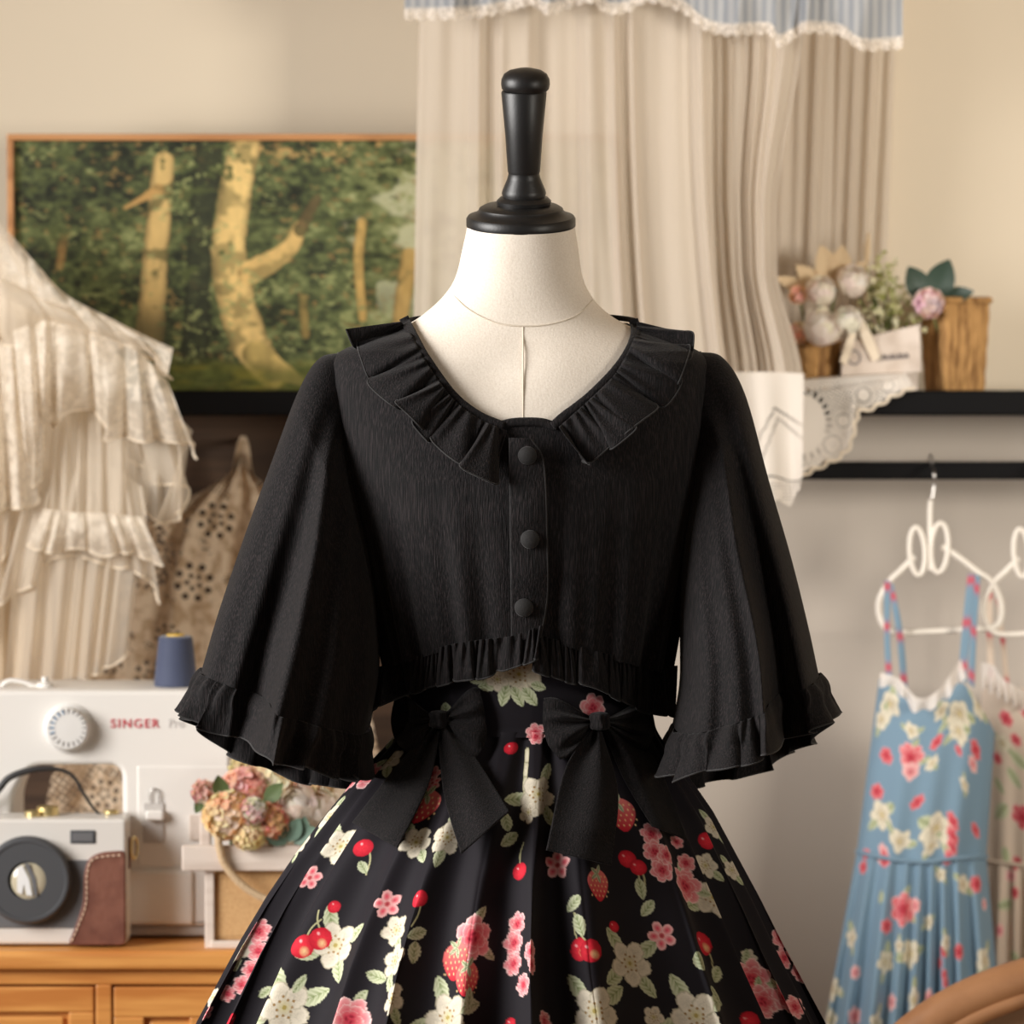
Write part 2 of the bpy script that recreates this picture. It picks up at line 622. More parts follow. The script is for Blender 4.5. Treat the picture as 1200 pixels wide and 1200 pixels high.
def body_dims(z):
    zz = bz[::-1]
    f = lambda a: np.interp(z, zz, a[::-1])
    return (f(bl) + f(br)) / 2, (f(br) - f(bl)) / 2, f(BODY[:, 3])


def body_front(px, py, off=0.0):
    """depth of the front of the body (grown by off) behind a pixel"""
    px, py = np.asarray(px, float), np.asarray(py, float)
    Y = np.full(np.broadcast(px, py).shape, -0.09)
    for _ in range(14):
        p = W(px, py, Y)
        cx, rx, d = body_dims(p[..., 2])
        q = np.clip(np.abs((p[..., 0] - cx) / (rx + off)), 0, 0.985)
        Y = 0.5 * Y + 0.5 * (-(d + off) * (1 - q ** POW) ** (1 / POW))
    return Y


def body_grid(py0, py1, n, k, off):
    py = np.linspace(py0, py1, n)
    z = W(600, py, 0)[:, 2]
    # rounder between the listed rows
    cx, rx, d = body_dims(z)
    ker = np.ones(7) / 7
    sm = lambda a: np.convolve(np.pad(a, 3, 'edge'), ker, 'valid')
    cx, rx, d = sm(cx), sm(rx), sm(d)
    o = off if np.ndim(off) else np.full(n, off)
    a = np.linspace(-PI, PI, k, endpoint=False) - PI / 2          # seam at the back
    ca, sa = np.cos(a), np.sin(a)
    ex = np.sign(ca) * np.abs(ca) ** (2 / POW)
    ey = np.sign(sa) * np.abs(sa) ** (2 / POW)
    return np.stack([cx[:, None] + (rx + o)[:, None] * ex, (d + o)[:, None] * ey, np.broadcast_to(z[:, None], (n, k))], -1), a


form = thing('dress_form', 'cream linen dress form with black turned neck cap wearing the black blouse', 'dress form', (W(611, 600, 0)[0], 0, 0))
P, _ = body_grid(264, 1150, 220, 160, 0.0)
P[..., 2] += math.tan(math.radians(10.0)) * P[..., 1] * smooth(330, 264, np.linspace(264, 1150, 220))[:, None]
# soft hollows under the collar bones
pxg, pyg = proj(P)
for hx, hy, r, dd in ((574, 440, 26, .004), (652, 434, 30, -.0015), (613, 415, 22, .002)):
    g = np.exp(-((pxg - hx) ** 2 + (pyg - hy) ** 2 * 1.6) / (2 * r * r)) * (P[..., 1] < 0)
    P[..., 1] += g * dd
torso = grid('torso', P, M['linen'], form, cv=True)
cen = np.array([[613, y] for y in np.linspace(383, 560, 40)])
tube('center_seam', W(cen[:, 0], cen[:, 1], body_front(cen[:, 0], cen[:, 1]) + 0.0001), 0.0007, M['seam'], torso, 6)
ns = resample([(527, 341), (548, 362), (580, 378), (612, 382), (645, 380), (675, 370), (694, 352)], 60)
tube('neck_seam', W(ns[:, 0], ns[:, 1], body_front(ns[:, 0], ns[:, 1]) - 0.0004), 0.0009, M['seam'], torso, 6)
# neck cap: stepped disc, turned handle, knob
cz0 = W(610, 266, 0)[2]
S = 1 / 1145.0
tl = Euler((math.radians(10.0), 0, 0)).to_matrix().to_4x4()
nx = W(610.5, 266, 0)[0]
neck = lathe('neck_cap', [(0.002, -0.002), (62 * S, -0.002), (64 * S, 2 * S), (64 * S, 10 * S), (62 * S, 13 * S), (55 * S, 15 * S), (50 * S, 19 * S), (49 * S, 22 * S), (44 * S, 25 * S), (30 * S, 27 * S), (0.002, 27 * S)],
             (nx, 0, cz0), M['blackwood'], form, 64, tl)
hc = np.array([nx, 0, cz0])
lathe('handle', [(0.002, 26 * S), (31 * S, 27 * S), (32 * S, 31 * S), (28 * S, 35 * S), (25 * S, 36 * S), (26 * S, 40 * S), (25 * S, 44 * S), (20 * S, 56 * S), (18 * S, 63 * S), (18.5 * S, 64.5 * S), (19 * S, 66 * S), (22 * S, 110 * S), (26.5 * S, 158 * S), (25.5 * S, 160 * S), (0.002, 160 * S)],
      hc + np.array([0.003, 0, 0]), M['blackwood'], neck, 48, tl)
lathe('knob', [(0.002, 160 * S), (25 * S, 160 * S), (27.5 * S, 163 * S), (28.5 * S, 168 * S), (28 * S, 174 * S), (25 * S, 180 * S), (19 * S, 184 * S), (9 * S, 186.5 * S), (0.002, 187 * S)],
      hc + np.array([0.0045, 0, 0]), M['blackwood'], neck, 48, tl)
fx = W(611, 600, 0)[0]
lathe('pole', [(0.002, 0.02), (0.014, 0.02), (0.014, 0.80), (0.002, 0.80)], (fx, 0, 0), M['blackwood'], form, 20)
lathe('stand_base', [(0.002, 0), (0.17, 0), (0.17, 0.012), (0.05, 0.03), (0.02, 0.05), (0.002, 0.05)], (fx, 0, 0), M['blackwood'], form, 40)

# ------------------------------------------------------------------ skirt
SK = np.array([  # py, L, R, depth
    [750, 461, 775, .108], [788, 475, 765, .1035], [842, 476, 764, .106], [856, 468, 768, .112], [872, 455, 778, .125], [900, 428, 798, .150], [950, 387, 832, .190], [1000, 348, 858, .215],
    [1050, 314, 884, .238], [1100, 284, 908, .258], [1150, 257, 934, .278], [1200, 230, 960, .296], [1300, 188, 1008, .33], [1430, 140, 1058, .36]])
skz = W(600, SK[:, 0], 0)[:, 2]
skl, skr = W(SK[:, 1], SK[:, 0], 0)[:, 0], W(SK[:, 2], SK[:, 0], 0)[:, 0]


def skirt_dims(z):
    zz = skz[::-1]
    f = lambda a: np.interp(z, zz, a[::-1])
    return (f(skl) + f(skr)) / 2, (f(skr) - f(skl)) / 2, f(SK[:, 3])


def skirt_front(px, py):
    px, py = np.asarray(px, float), np.asarray(py, float)
    Y = np.full(np.broadcast(px, py).shape, -0.15)
    for _ in range(14):
        p = W(px, py, Y)
        cx, rx, d = skirt_dims(p[..., 2])
        q = np.clip(np.abs((p[..., 0] - cx) / rx), 0, 0.98)
        Y = 0.5 * Y + 0.5 * (-d * np.sqrt(1 - q * q))
    return Y


skirt = thing('floral_skirt', 'black high-waist skirt printed with white blossoms, pink roses and cherries on dress form', 'skirt', (fx, 0, W(611, 860, 0)[2]))


def skirt_mesh(py0, py1, n, kf, kb, ease=0.0):
    py = np.linspace(py0, py1, n)
    z = W(600, py, 0)[:, 2]
    cx, rx, d = skirt_dims(z)
    w = max(3, n // 40) * 2 + 1
    ker = np.ones(w) / w
    sm = lambda a: np.convolve(np.pad(a, w // 2, 'edge'), ker, 'valid')
    if n > 60:
        rx, d = sm(rx), sm(d)
    af = np.linspace(-PI / 2 - 1.75, -PI / 2 + 1.75, kf)
    ab = np.linspace(-PI / 2 + 1.75, -PI / 2 - 1.75 + 2 * PI, kb + 2)[1:-1]
    a = np.r_[af, ab]
    return py, z, cx, rx, d, a


# folds: valleys at hand-read angles on the front, regular behind
n_r, kf, kb = 430, 1150, 130
py, z, cx, rx, dp, ang = skirt_mesh(846, 1430, n_r, kf, kb)
rowpy = py
# denser rows inside the frame
tt = np.r_[np.linspace(0, 0.64, 390), np.linspace(0.64, 1, 41)[1:]]
py = 846 + (1430 - 846) * tt
n_r = len(py)
z = W(600, py, 0)[:, 2]
cx, rx, dp = skirt_dims(z)
ker = np.ones(15) / 15
sm = lambda a: np.convolve(np.pad(a, 7, 'edge'), ker, 'valid')
rx, dp = sm(rx), sm(dp)
th = ang[None, :]
depth_t = np.clip((py - 846) / 354.0, 0, 2)[:, None]
ph = 25 * th + 1.3 * np.sin(3 * th + 0.6) + 1.3 * np.sin(5 * th + 2.0) + 0.7 * np.sin(9 * th)
ph2 = 15 * th + 1.3 * np.sin(2 * th + 1.0)
s1 = 0.5 + 0.5 * np.sin(ph)
fold = 1 - (1 - s1) ** 2.2
amp1 = 0.008 + 0.036 * np.minimum(depth_t, 1.2)
amp2 = 0.016 * np.minimum(depth_t, 1.3) ** 1.2
wv1 = 0.75 + 0.25 * np.sin(4.3 * th + 1.2)
r_in = -amp1 * (1 - fold) * wv1 - amp2 * (0.5 - 0.5 * np.sin(ph2)) + 0.012 * depth_t + 0.002
# lateral lean of the pleats
lean = 0.015 * np.minimum(depth_t, 1.3) * np.cos(ph)
side = 1 - 0.45 * np.abs(np.cos(th)) ** 6
X = cx[:, None] + (rx[:, None] + r_in * side) * np.cos(th) - lean * np.sin(th)
Yk = (dp[:, None] + r_in) * np.sin(th) + lean * np.cos(th)
Z = np.broadcast_to(z[:, None], X.shape)
PS = np.stack([X, Yk, Z], -1)
# cloth coordinates
dS = np.linalg.norm(np.diff(PS, axis=1), axis=2)
Sarc = np.concatenate([np.zeros((n_r, 1)), np.cumsum(dS, 1)], 1)
dT = np.linalg.norm(np.diff(PS, axis=0), axis=2)
Tarc = np.concatenate([np.zeros((1, PS.shape[1])), np.cumsum(dT, 0)], 0)
SKCOL = np.zeros(PS.shape) + S2L((24, 20, 26))


class Cloth:
    """paints print motifs in cloth coordinates (metres) on a grid's colours"""

    def __init__(s, P, Sa, Ta, C, aa=0.0006, ncols=None):
        s.P, s.S, s.T, s.C, s.aa = P, Sa, Ta, C, aa
        s.px, s.py = proj(P)
        s.wobble = 0.22
        # front-most vertex per pixel: only camera-facing columns are candidates
        s.ok = np.ones(P.shape[:2], bool)
        if ncols:
            s.ok[:, ncols:] = False

    def find(s, px, py):
        d = (s.px - px) ** 2 + (s.py - py) ** 2
        d = np.where(s.ok, d, 1e9)
        near = d < d.min() + 9
        Y = np.where(near, s.P[..., 1], 1e9)
        return np.unravel_index(np.argmin(Y), Y.shape)

    def window(s, px, py, R):
        i, j = s.find(px, py)
        dx = s.S - s.S[:, j:j + 1]
        dy = s.T - s.T[i, j]
        rows = np.where((np.abs(dy[:, j]) < R))[0]
        if len(rows) == 0:
            rows = np.array([i])
        r0, r1 = rows[0], rows[-1] + 1
        cols = np.where(np.abs(dx[i]) < R * 1.15)[0]
        c0, c1 = cols[0], cols[-1] + 1
        s.sl = (slice(r0, r1), slice(c0, c1))
        s.x, s.y = dx[s.sl], dy[s.sl]
        return s

    def put(s, mask, col):
        m = mask[..., None]
        c = s.C[s.sl]
        s.C[s.sl] = c * (1 - m) + np.asarray(col) * m

    def ell(s, ox, oy, a, b, rot, c0, c1=None, edge=None, pw=2.0):
        x, y = s.x - ox, s.y - oy
        cr, sr = math.cos(rot), math.sin(rot)
        X, Y = (x * cr + y * sr) / a, (-x * sr + y * cr) / b
        r = (np.abs(X) ** pw + np.abs(Y) ** pw) ** (1 / pw)
        sc = (a + b) / 2
        nz_ = vnoise(s.x * 420 + 90.0, s.y * 420 + 40.0, 5) - 0.5
        if sc > 0.003:
            r = r * (1 + s.wobble * nz_)
        m = smooth(1 + s.aa / sc, 1 - s.aa / sc, r)
        c0 = S2L(c0)
        if c1 is not None and sc > 0.003:
            c0 = c0 * (0.86 + 0.34 * vnoise(s.x * 900 + 7.0, s.y * 900 + 3.0, 8))[..., None]
        col = c0 if c1 is None else c0 + (S2L(c1) - c0) * np.clip(r, 0, 1)[..., None] ** 1.5
        s.put(m, col)
        if edge is not None:
            e = m * smooth(0.80, 0.98, r) * 0.7
            s.put(e, S2L(edge))

    def leaf(s, ox, oy, L, w, rot, c=(128, 142, 92), c2=(206, 210, 178)):
        x, y = s.x - ox, s.y - oy
        cr, sr = math.cos(rot), math.sin(rot)
        X, Y = (x * cr + y * sr) / L, (-x * sr + y * cr)
        prof = w * np.clip(1 - (2 * X - 1) ** 2, 0, 1) ** 0.75 * (1.1 - 0.35 * X) * (1 + 0.05 * np.sin(X * 34))
        inside = (X > 0) & (X < 1)
        m = smooth(prof + s.aa, prof - s.aa, np.abs(Y)) * inside
        f = np.clip(np.abs(Y) / np.maximum(prof, 1e-6), 0, 1)
        col = S2L(c2) + (S2L(c) - S2L(c2)) * (0.25 + 0.75 * (1 - f[..., None]) ** 1.2) * (0.6 + 0.4 * np.sin(f * 9 + X * 30))[..., None]
        s.put(m, col)
        s.put(m * smooth(s.aa * 1.3, s.aa * 0.3, np.abs(Y)) * 0.6, S2L((104, 118, 72)))

    def line(s, x0, y0, x1, y1, w, c):
        d = np.array([x1 - x0, y1 - y0])
        L = np.hypot(*d) + 1e-9
        t = np.clip(((s.x - x0) * d[0] + (s.y - y0) * d[1]) / L ** 2, 0, 1)
        bend = 0.12 * L * np.sin(PI * t)
        q = np.hypot(s.x - x0 - d[0] * t - bend * d[1] / L, s.y - y0 - d[1] * t + bend * d[0] / L)
        s.put(smooth(w + s.aa, w - s.aa * 0.5, q), S2L(c))

    # ---- motifs (R in metres)
    def blossom(s, px, py, R, rot=0.0, leaves=3, tint=(226, 217, 198), core=(196, 186, 142)):
        s.window(px, py, R * 2.3)
        for k in range(leaves):
            a = rot + 0.7 + k * 2 * PI / max(leaves, 1)
            s.leaf(math.cos(a) * R * 0.6, math.sin(a) * R * 0.6, R * 1.25, R * 0.36, a)
        for k in range(5):
            a = rot + k * 2 * PI / 5
            s.ell(math.cos(a) * R * 0.56, math.sin(a) * R * 0.56, R * 0.50, R * 0.43, a, np.array(tint) - 26, tint, (150, 142, 112))
        s.ell(0, 0, R * 0.34, R * 0.34, 0, core, np.array(tint) - 20)
        for k in range(11):
            a = rot + k * 2 * PI / 11
            rr = R * (0.30 + 0.12 * (k % 2))
            s.ell(math.cos(a) * rr, math.sin(a) * rr, R * 0.055, R * 0.055, 0, (150, 118, 70))
        s.ell(0, 0, R * 0.09, R * 0.09, 0, (168, 150, 84))

    def rose(s, px, py, R, rot=0.0, leaf=True, c=(200, 34, 60), pale=(242, 190, 186)):
        s.window(px, py, R * 2.0)
        if leaf:
            s.leaf(0, -R * 0.7, R * 0.9, R * 0.25, -PI / 2 + 0.5)
            s.leaf(R * 0.6, R * 0.3, R * 0.9, R * 0.25, 0.5)
        rr = np.hypot(s.x, s.y) / R
        keep_c = s.C[s.sl].copy()
        tot = np.zeros(s.x.shape)
        for ring_, (n, ro, ra) in enumerate(((6, 0.60, 0.46), (5, 0.38, 0.36), (4, 0.2, 0.26))):
            for k in range(n):
                a = rot + ring_ * 0.6 + k * 2 * PI / n
                s.ell(math.cos(a) * R * ro, math.sin(a) * R * ro, R * ra, R * ra * 0.9, a, np.array(c) * 0.42 + np.array(pale) * 0.58, np.array(c) * 0.12 + np.array(pale) * 0.88, (252, 232, 226))
        changed = (np.abs(s.C[s.sl] - keep_c).sum(-1) > 1e-4)
        glow = np.exp(-(rr / 0.58) ** 2.4) * 0.92 * changed
        s.put(glow, S2L(c))
        for k in range(3):
            a = rot + k * 2.1
            s.ell(math.cos(a) * R * 0.15, math.sin(a) * R * 0.15, R * 0.17, R * 0.10, a + 1.2, np.array(c) * 0.7, np.array(c) * 0.8 + np.array(pale) * 0.2)

    def pinkflower(s, px, py, R, rot=0.0, n=5):
        s.window(px, py, R * 1.5)
        for k in range(n):
            a = rot + k * 2 * PI / n
            s.ell(math.cos(a) * R * 0.56, math.sin(a) * R * 0.56, R * 0.46, R * 0.36, a, (214, 70, 90), (242, 206, 200), (206, 120, 124))
        s.ell(0, 0, R * 0.2, R * 0.2, 0, (168, 40, 58), (220, 120, 120))

    def cherry(s, px, py, R, stem=None, pale=True):
        s.window(px, py, max(R * 1.6, (np.hypot(*stem) * 1.15 if stem else 0)))
        s.wobble = 0.05
        if stem:
            s.line(0, -R * 0.5, stem[0], stem[1], 0.0008, (176, 172, 130))
        s.ell(0, 0, R, R * 0.95, 0, (222, 46, 62), (188, 22, 44))
        if pale:
            s.ell(R * 0.3, R * 0.32, R * 0.5, R * 0.42, 0.6, (236, 190, 140), (214, 60, 64))
        s.ell(-R * 0.35, -R * 0.35, R * 0.2, R * 0.15, 0.6, (246, 190, 190), (224, 70, 84))
        s.wobble = 0.22

    def strawberry(s, px, py, R, rot=0.0):
        s.window(px, py, R * 2.0)
        x, y = s.x, s.y
        yy = y / R
        prof = R * 0.85 * np.clip(1 - ((yy + 0.15) / 1.15) ** 2, 0, 1) ** 0.6 * (1 - 0.28 * yy)
        m = smooth(prof + s.aa, prof - s.aa, np.abs(x)) * (np.abs(yy + 0.15) < 1.15)
        g = np.clip(0.5 - yy * 0.5, 0, 1)[..., None]
        s.put(m, S2L((206, 28, 52)) * (1 - g * 0.6) + S2L((240, 150, 140)) * g * 0.6)
        for i in range(-2, 3):
            for j in range(-2, 3):
                s.ell((i + 0.5 * (j % 2)) * R * 0.34, j * R * 0.34 - R * 0.1, R * 0.05, R * 0.07, 0, (244, 206, 150))
        s.put((1 - m) * 0, 0)
        for k in range(4):
            a = -PI / 2 + (k - 1.5) * 0.65
            s.leaf(0, -R * 0.95, R * 0.7, R * 0.16, a + PI if k % 2 else a, (124, 134, 84))

    def leaf_at(s, px, py, L, w, rot):
        s.window(px, py, L * 1.3)
        s.leaf(-math.cos(rot) * L / 2, -math.sin(rot) * L / 2, L, w, rot)


K = 1 / 1145.0
cl = Cloth(PS, Sarc, Tarc, SKCOL, 0.0005, kf)
cl.window(614, 908, 0.06)
for q in (-0.026, -0.008, 0.010, 0.027):
    cl.ell(0, q, 0.0032, 0.0105, 0, (222, 214, 190), (190, 184, 150), (120, 116, 88), 4.0)
for a in ((391, 1106, 27, .3, 4), (399, 989, 23, .0, 2), (384, 956, 17, .8, 2), (349, 984, 15, .4, 1), (333, 1178, 31, .2, 4), (285, 1106, 18, .5, 1), (246, 1168, 12, 0, 1),
          (454, 888, 16, .3, 1), (441, 842, 15, .3, 1), (488, 984, 19, .1, 2), (527, 980, 21, .9, 2), (463, 1088, 18, .3, 1), (460, 1125, 20, .9, 1), (458, 1168, 19, .2, 2),
          (523, 1190, 28, .5, 4), (634, 929, 27, .2, 3), (616, 952, 15, .2, 0), (740, 1127, 26, .3, 4), (828, 1012, 15, .3, 1), (838, 1050, 24, .2, 3), (696, 1182, 30, .3, 4), (817, 1188, 29, .6, 4),
          (839, 968, 14, .6, 2), (860, 1018, 12, .6, 2), (878, 1120, 10, .4, 1), (768, 1190, 13, .2, 1)):
    cl.blossom(a[0], a[1], a[2] * K, a[3], a[4])
for a in ((301, 1090, 15), (300, 1113, 13), (293, 1134, 12), (281, 1152, 11), (266, 1162, 10), (428, 906, 18), (402, 908, 14), (503, 905, 12), (556, 1096, 26), (410, 1192, 25),
          (604, 1082, 14), (600, 1104, 15), (600, 1128, 14), (611, 1152, 13), (622, 1112, 13), (626, 1130, 11), (765, 975, 13), (769, 996, 14), (778, 1018, 14), (804, 1036, 22), (784, 1000, 12), (806, 1010, 11),
          (883, 1146, 24), (896, 1172, 20), (916, 1169, 18), (933, 1178, 14), (914, 1098, 13), (922, 1122, 13), (935, 1139, 12), (628, 861, 10), (745, 882, 9), (795, 985, 8), (640, 1195, 12)):
    cl.rose(a[0], a[1], a[2] * K, a[0] * 0.37, a[2] > 16)
for a in ((362, 1026, 15), (455, 1057, 17), (652, 1012, 17), (776, 1094, 17), (505, 915, 10), (240, 1185, 10)):
    cl.pinkflower(a[0], a[1], a[2] * K, a[0] * 0.2)
for a in ((353, 1107, 15, (6, -36)), (374, 1098, 14, (-17, -30)), (424, 991, 12, (22, 30)), (391, 1060, 8, None), (490, 1050, 11, (2, 34)), (270, 1194, 10, None), (600, 874, 9, None), (607, 1020, 11, (2, -34)),
          (736, 1004, 11, (8, 40)), (749, 1014, 10, (0, 30)), (677, 1111, 14, (-2, -42)), (695, 1112, 14, (-18, -46)), (826, 1105, 15, (4, 38)), (831, 984, 11, None), (722, 1085, 7, None), (879, 1194, 12, None), (597, 1198, 8, None)):
    cl.cherry(a[0], a[1], a[2] * K, tuple(np.array(a[3]) * K) if a[3] else None, a[2] > 12)
for a in ((492, 945, 21), (531, 1128, 20), (549, 1148, 18), (730, 955, 20), (704, 1038, 17)):
    cl.strawberry(a[0], a[1], a[2] * K)
for a in ((490, 1092, 26, 8, 2.6), (488, 1115, 26, 9, 1.4), (441, 1143, 30, 8, .2), (595, 960, 28, 9, -2.0), (598, 983, 26, 8, 2.4), (752, 1039, 26, 7, 1.6), (760, 1062, 26, 7, 2.4), (676, 1083, 28, 9, 1.3), (669, 1058, 26, 8, 2.5),
          (840, 1140, 26, 8, 2.4), (842, 1166, 30, 9, .8), (823, 1124, 24, 10, 1.4), (553, 1172, 30, 6, 1.5), (424, 1014, 20, 6, .6), (310, 1160, 20, 6, -1), (350, 1150, 26, 6, -1.3), (712, 900, 30, 5, 1.4), (718, 930, 26, 5, 1.4)):
    cl.leaf_at(a[0], a[1], a[2] * K, a[3] * K, a[4])
grid('skirt_panel', PS.transpose(1, 0, 2), M['skirt'], skirt, cu=True, col=SKCOL.transpose(1, 0, 2))

# waistband
pyw = np.linspace(756, 852, 90)
zw = W(600, pyw, 0)[:, 2]
aw = np.r_[np.linspace(-PI / 2 - 1.7, -PI / 2 + 1.7, 500), np.linspace(-PI / 2 + 1.7, 1.5 * PI - 1.7, 62)[1:-1]]
cxw, rxw, dw = skirt_dims(zw)
PWB = np.stack([cxw[:, None] + rxw[:, None] * np.cos(aw) * 1.004, dw[:, None] * 1.01 * np.sin(aw) + 0 * zw[:, None], np.broadcast_to(zw[:, None], (90, len(aw)))], -1)
WC = np.zeros(PWB.shape) + S2L((24, 20, 26))
Sw = np.concatenate([np.zeros((90, 1)), np.cumsum(np.linalg.norm(np.diff(PWB, axis=1), axis=2), 1)], 1)
Tw = np.concatenate([np.zeros((1, len(aw))), np.cumsum(np.linalg.norm(np.diff(PWB, axis=0), axis=2), 0)], 0)
cw = Cloth(PWB, Sw, Tw, WC, 0.0006, 500)
cw.blossom(606, 792, 24 * K, 0.3, 0, (226, 218, 196))
for (x, y, L, w, r) in ((570, 801, 26, 8, 2.9), (588, 814, 28, 8, 1.8), (604, 816, 26, 7, 1.1), (622, 814, 26, 8, .9), (634, 804, 18, 6, .3), (520, 831, 18, 8, 1.5), (556, 798, 18, 7, 2.8)):
    cw.leaf_at(x, y, L * K, w * K, r)
cw.blossom(580, 797, 13 * K, 0.3, 0)
cw.rose(697, 828, 16 * K, 0.3, False)
cw.rose(628, 856, 11 * K, 0.3, False)
cw.ell(0, 0, 1e-4, 1e-4, 0, (30, 26, 32))
grid('waistband', PWB.transpose(1, 0, 2), M['skirt'], skirt, cu=True, col=WC.transpose(1, 0, 2))
# woven loop at the waist front
lp = np.array([[614, y] for y in np.linspace(862, 950, 20)])


# ---- bows: knot, two loops, two tails each
def bow_loop(par, kx, ky, outer, Yb, seed, bulge=0.016):
    """cloth loop fanning from the knot to the outer edge (two px points, top and bottom, with one between)"""
    nu, nv = 40, 44
    o = resample(outer, nv)
    u = np.linspace(0, 1, nu)[:, None]
    spread = 0.10 + 0.90 * smooth(0, 0.9, u) ** 0.9
    mid = (o[0] + o[-1]) / 2
    t = np.linspace(-1, 1, nv)[None, :]
    axis = np.array([kx, ky]) + u[..., None] * (mid - np.array([kx, ky]))
    rel = o[None] - mid
    u3 = u[..., None]
    Q = np.array([kx, ky]) * (1 - u3) + mid * u3 + rel * spread[..., None]
    # wrinkles from the knot
    wr = np.sin(t * 9 + seed + 0.8 * np.sin(t * 5 + seed)) * (0.0035 * np.sin(PI * np.clip(u, 0, 1)) + 0.0022 * (1 - u))
    base = skirt_front(Q[..., 0], np.clip(Q[..., 1], 800, 1400))
    body = bulge * np.sin(PI * np.clip(u * 0.86 + 0.07, 0, 1)) ** 0.7 * (1 - np.abs(t) ** 3.5) ** 0.5
    Yf_ = base - 0.007 - body + wr
    Yb_ = base - 0.005 + 0 * body
    F_ = W(Q[..., 0], Q[..., 1], Yf_)
    B_ = W(Q[..., 0], Q[..., 1], np.maximum(Yb_, Yf_ + 0.001))
    P = np.concatenate([F_, B_[:, ::-1]], 1)
    return grid('bow_loop', P, M['blouse'], par, cv=True)


def bow_tail(par, A, B, lift, seed, fold=0.006):
    """A: curve along one long edge from the knot; B: the other edge"""
    def yf(u, v, px, py):
        base = skirt_front(px, np.clip(py, 800, 1400))
        return base - lift - 0.004 * u - fold * np.sin(v * 7.5 + seed + u * 1.4) * (1.1 - 0.75 * u) - 0.006 * np.sin(PI * v) * (1 - u) - 0.01 * u * u
    P, u, v = sheet(A, B, 60, 36, yf)
    o = grid('bow_tail', P, M['blouse'], par, thick=0.0012)
    return o


def bow(name_label, kx, ky, loops, tails, seed):
    b = bpy.data.objects.new('bow', None)
    for k, lp_ in enumerate(loops):
        bow_loop(skirt_bow, kx, ky, lp_, 0, seed + k * 1.7)


def make_bow(kx, ky, loops, tails, seed):
    yk = float(skirt_front(kx, ky)) - 0.026
    # knot is the part, loops and tails are its sub-parts
    u = np.linspace(0, 1, 22)[:, None]
    a = np.linspace(0, 2 * PI, 28, endpoint=False)[None]
    c = W(kx, ky, yk)
    prof = (1 - np.abs(2 * u - 1) ** 5) ** 0.5 * (0.9 + 0.15 * np.abs(2 * u - 1))
    w = 0.0095
    wr = 1 + 0.10 * np.sin(5 * a + seed + u * 2) + 0.07 * np.sin(9 * a + 3 * u)
    P = np.stack([c[0] + (0.0100 * prof * np.cos(a) * wr), c[1] + 0.011 * prof * np.sin(a) * wr, c[2] + (2 * u - 1) * w + 0 * a], -1)
    kn = grid('bow', P, M['blouse'], skirt, cv=True)
    for k, lp_ in enumerate(loops):
        bow_loop(kn, kx, ky, lp_, 0, seed + k * 1.7)
    for k, (A, B, lift) in enumerate(tails):
        bow_tail(kn, A, B, lift, seed + 2.2 * k)
    return kn


make_bow(514, 843,
         [[(463, 814), (458, 846), (466, 872), (486, 886)], [(562, 806), (568, 835), (570, 866), (556, 892)]],
         [([(508, 852), (470, 892), (413, 964)], [(516, 858), (502, 920), (466, 994)], 0.010),
          ([(513, 856), (520, 930), (540, 1001)], [(524, 850), (556, 886), (597, 951)], 0.013)], 0.4)
make_bow(703, 845,
         [[(637, 818), (636, 846), (642, 872), (656, 890)], [(762, 824), (767, 846), (766, 862), (758, 880)]],
         [([(694, 854), (662, 902), (640, 996)], [(705, 858), (724, 930), (716, 1014)], 0.012),
          ([(706, 856), (732, 915), (764, 968)], [(722, 852), (768, 892), (806, 985)], 0.007)], 2.1)

# ------------------------------------------------------------------ blouse
blouse = thing('cropped_blouse', 'black cropped blouse with ruffled collar and bell sleeves on the dress form', 'blouse', (fx, 0, W(611, 780, 0)[2]))
nrow = 300
pyb = np.linspace(366, 790, nrow)
offb = 0.006 + 0.010 * smooth(480, 776, pyb)
PB, ab = body_grid(366, 790, nrow, 420, offb)
# drape: vertical soft folds below the bust
depthf = smooth(520, 776, pyb)[:, None]
am = ab[None, :]
dr = 0.0032 * depthf * (np.sin(19 * am + 1.2 * np.sin(3 * am)) + 0.6 * np.sin(33 * am + 2))
PB[..., 1] += dr * np.sin(am)
PB[..., 0] += dr * np.cos(am)
px_, py_ = proj(PB)
NECK = [(462, 352), (478, 378), (488, 400), (500, 422), (530, 463), (560, 487), (584, 497), (618, 493), (650, 496), (658, 490), (690, 466), (720, 436), (738, 410), (744, 392), (741, 376), (752, 352)]
# straight centre at the hem: the front hem rises towards the middle
hem_l = np.interp(px_, [430, 470, 520, 600, 640, 700, 790], [786, 773, 758, 747, 745, 765, 786])


def inside(px, py, poly):
    c = np.zeros(px.shape, bool)
    n = len(poly)
    for i in range(n):
        x0, y0 = poly[i]
        x1, y1 = poly[(i + 1) % n]
        cond = (y0 > py) != (y1 > py)
        with np.errstate(divide='ignore', invalid='ignore'):
            xi = (x1 - x0) * (py - y0) / (y1 - y0) + x0
        c ^= cond & (px < xi)
    return c


front = PB[..., 1] < 0.0
keep = ~(inside(px_, py_, NECK) & front)
keep &= ~((~front) & (pyb[:, None] < 377))
keep &= ~((px_ > 470) & (px_ < 745) & (pyb[:, None] < 378))
keep &= ~(front & (py_ > hem_l + 6))
grid('bodice', PB, M['blouse'], blouse, cv=True, keep=keep)
# neck binding, front edge down to the button band and round the back
bindL = resample([(473, 372), (479, 384), (489, 403), (500, 422), (530, 463), (560, 487), (590, 500)], 80)
bindR = resample([(742, 374), (745, 388), (738, 410), (720, 436), (690, 466), (660, 489), (648, 500)], 80)


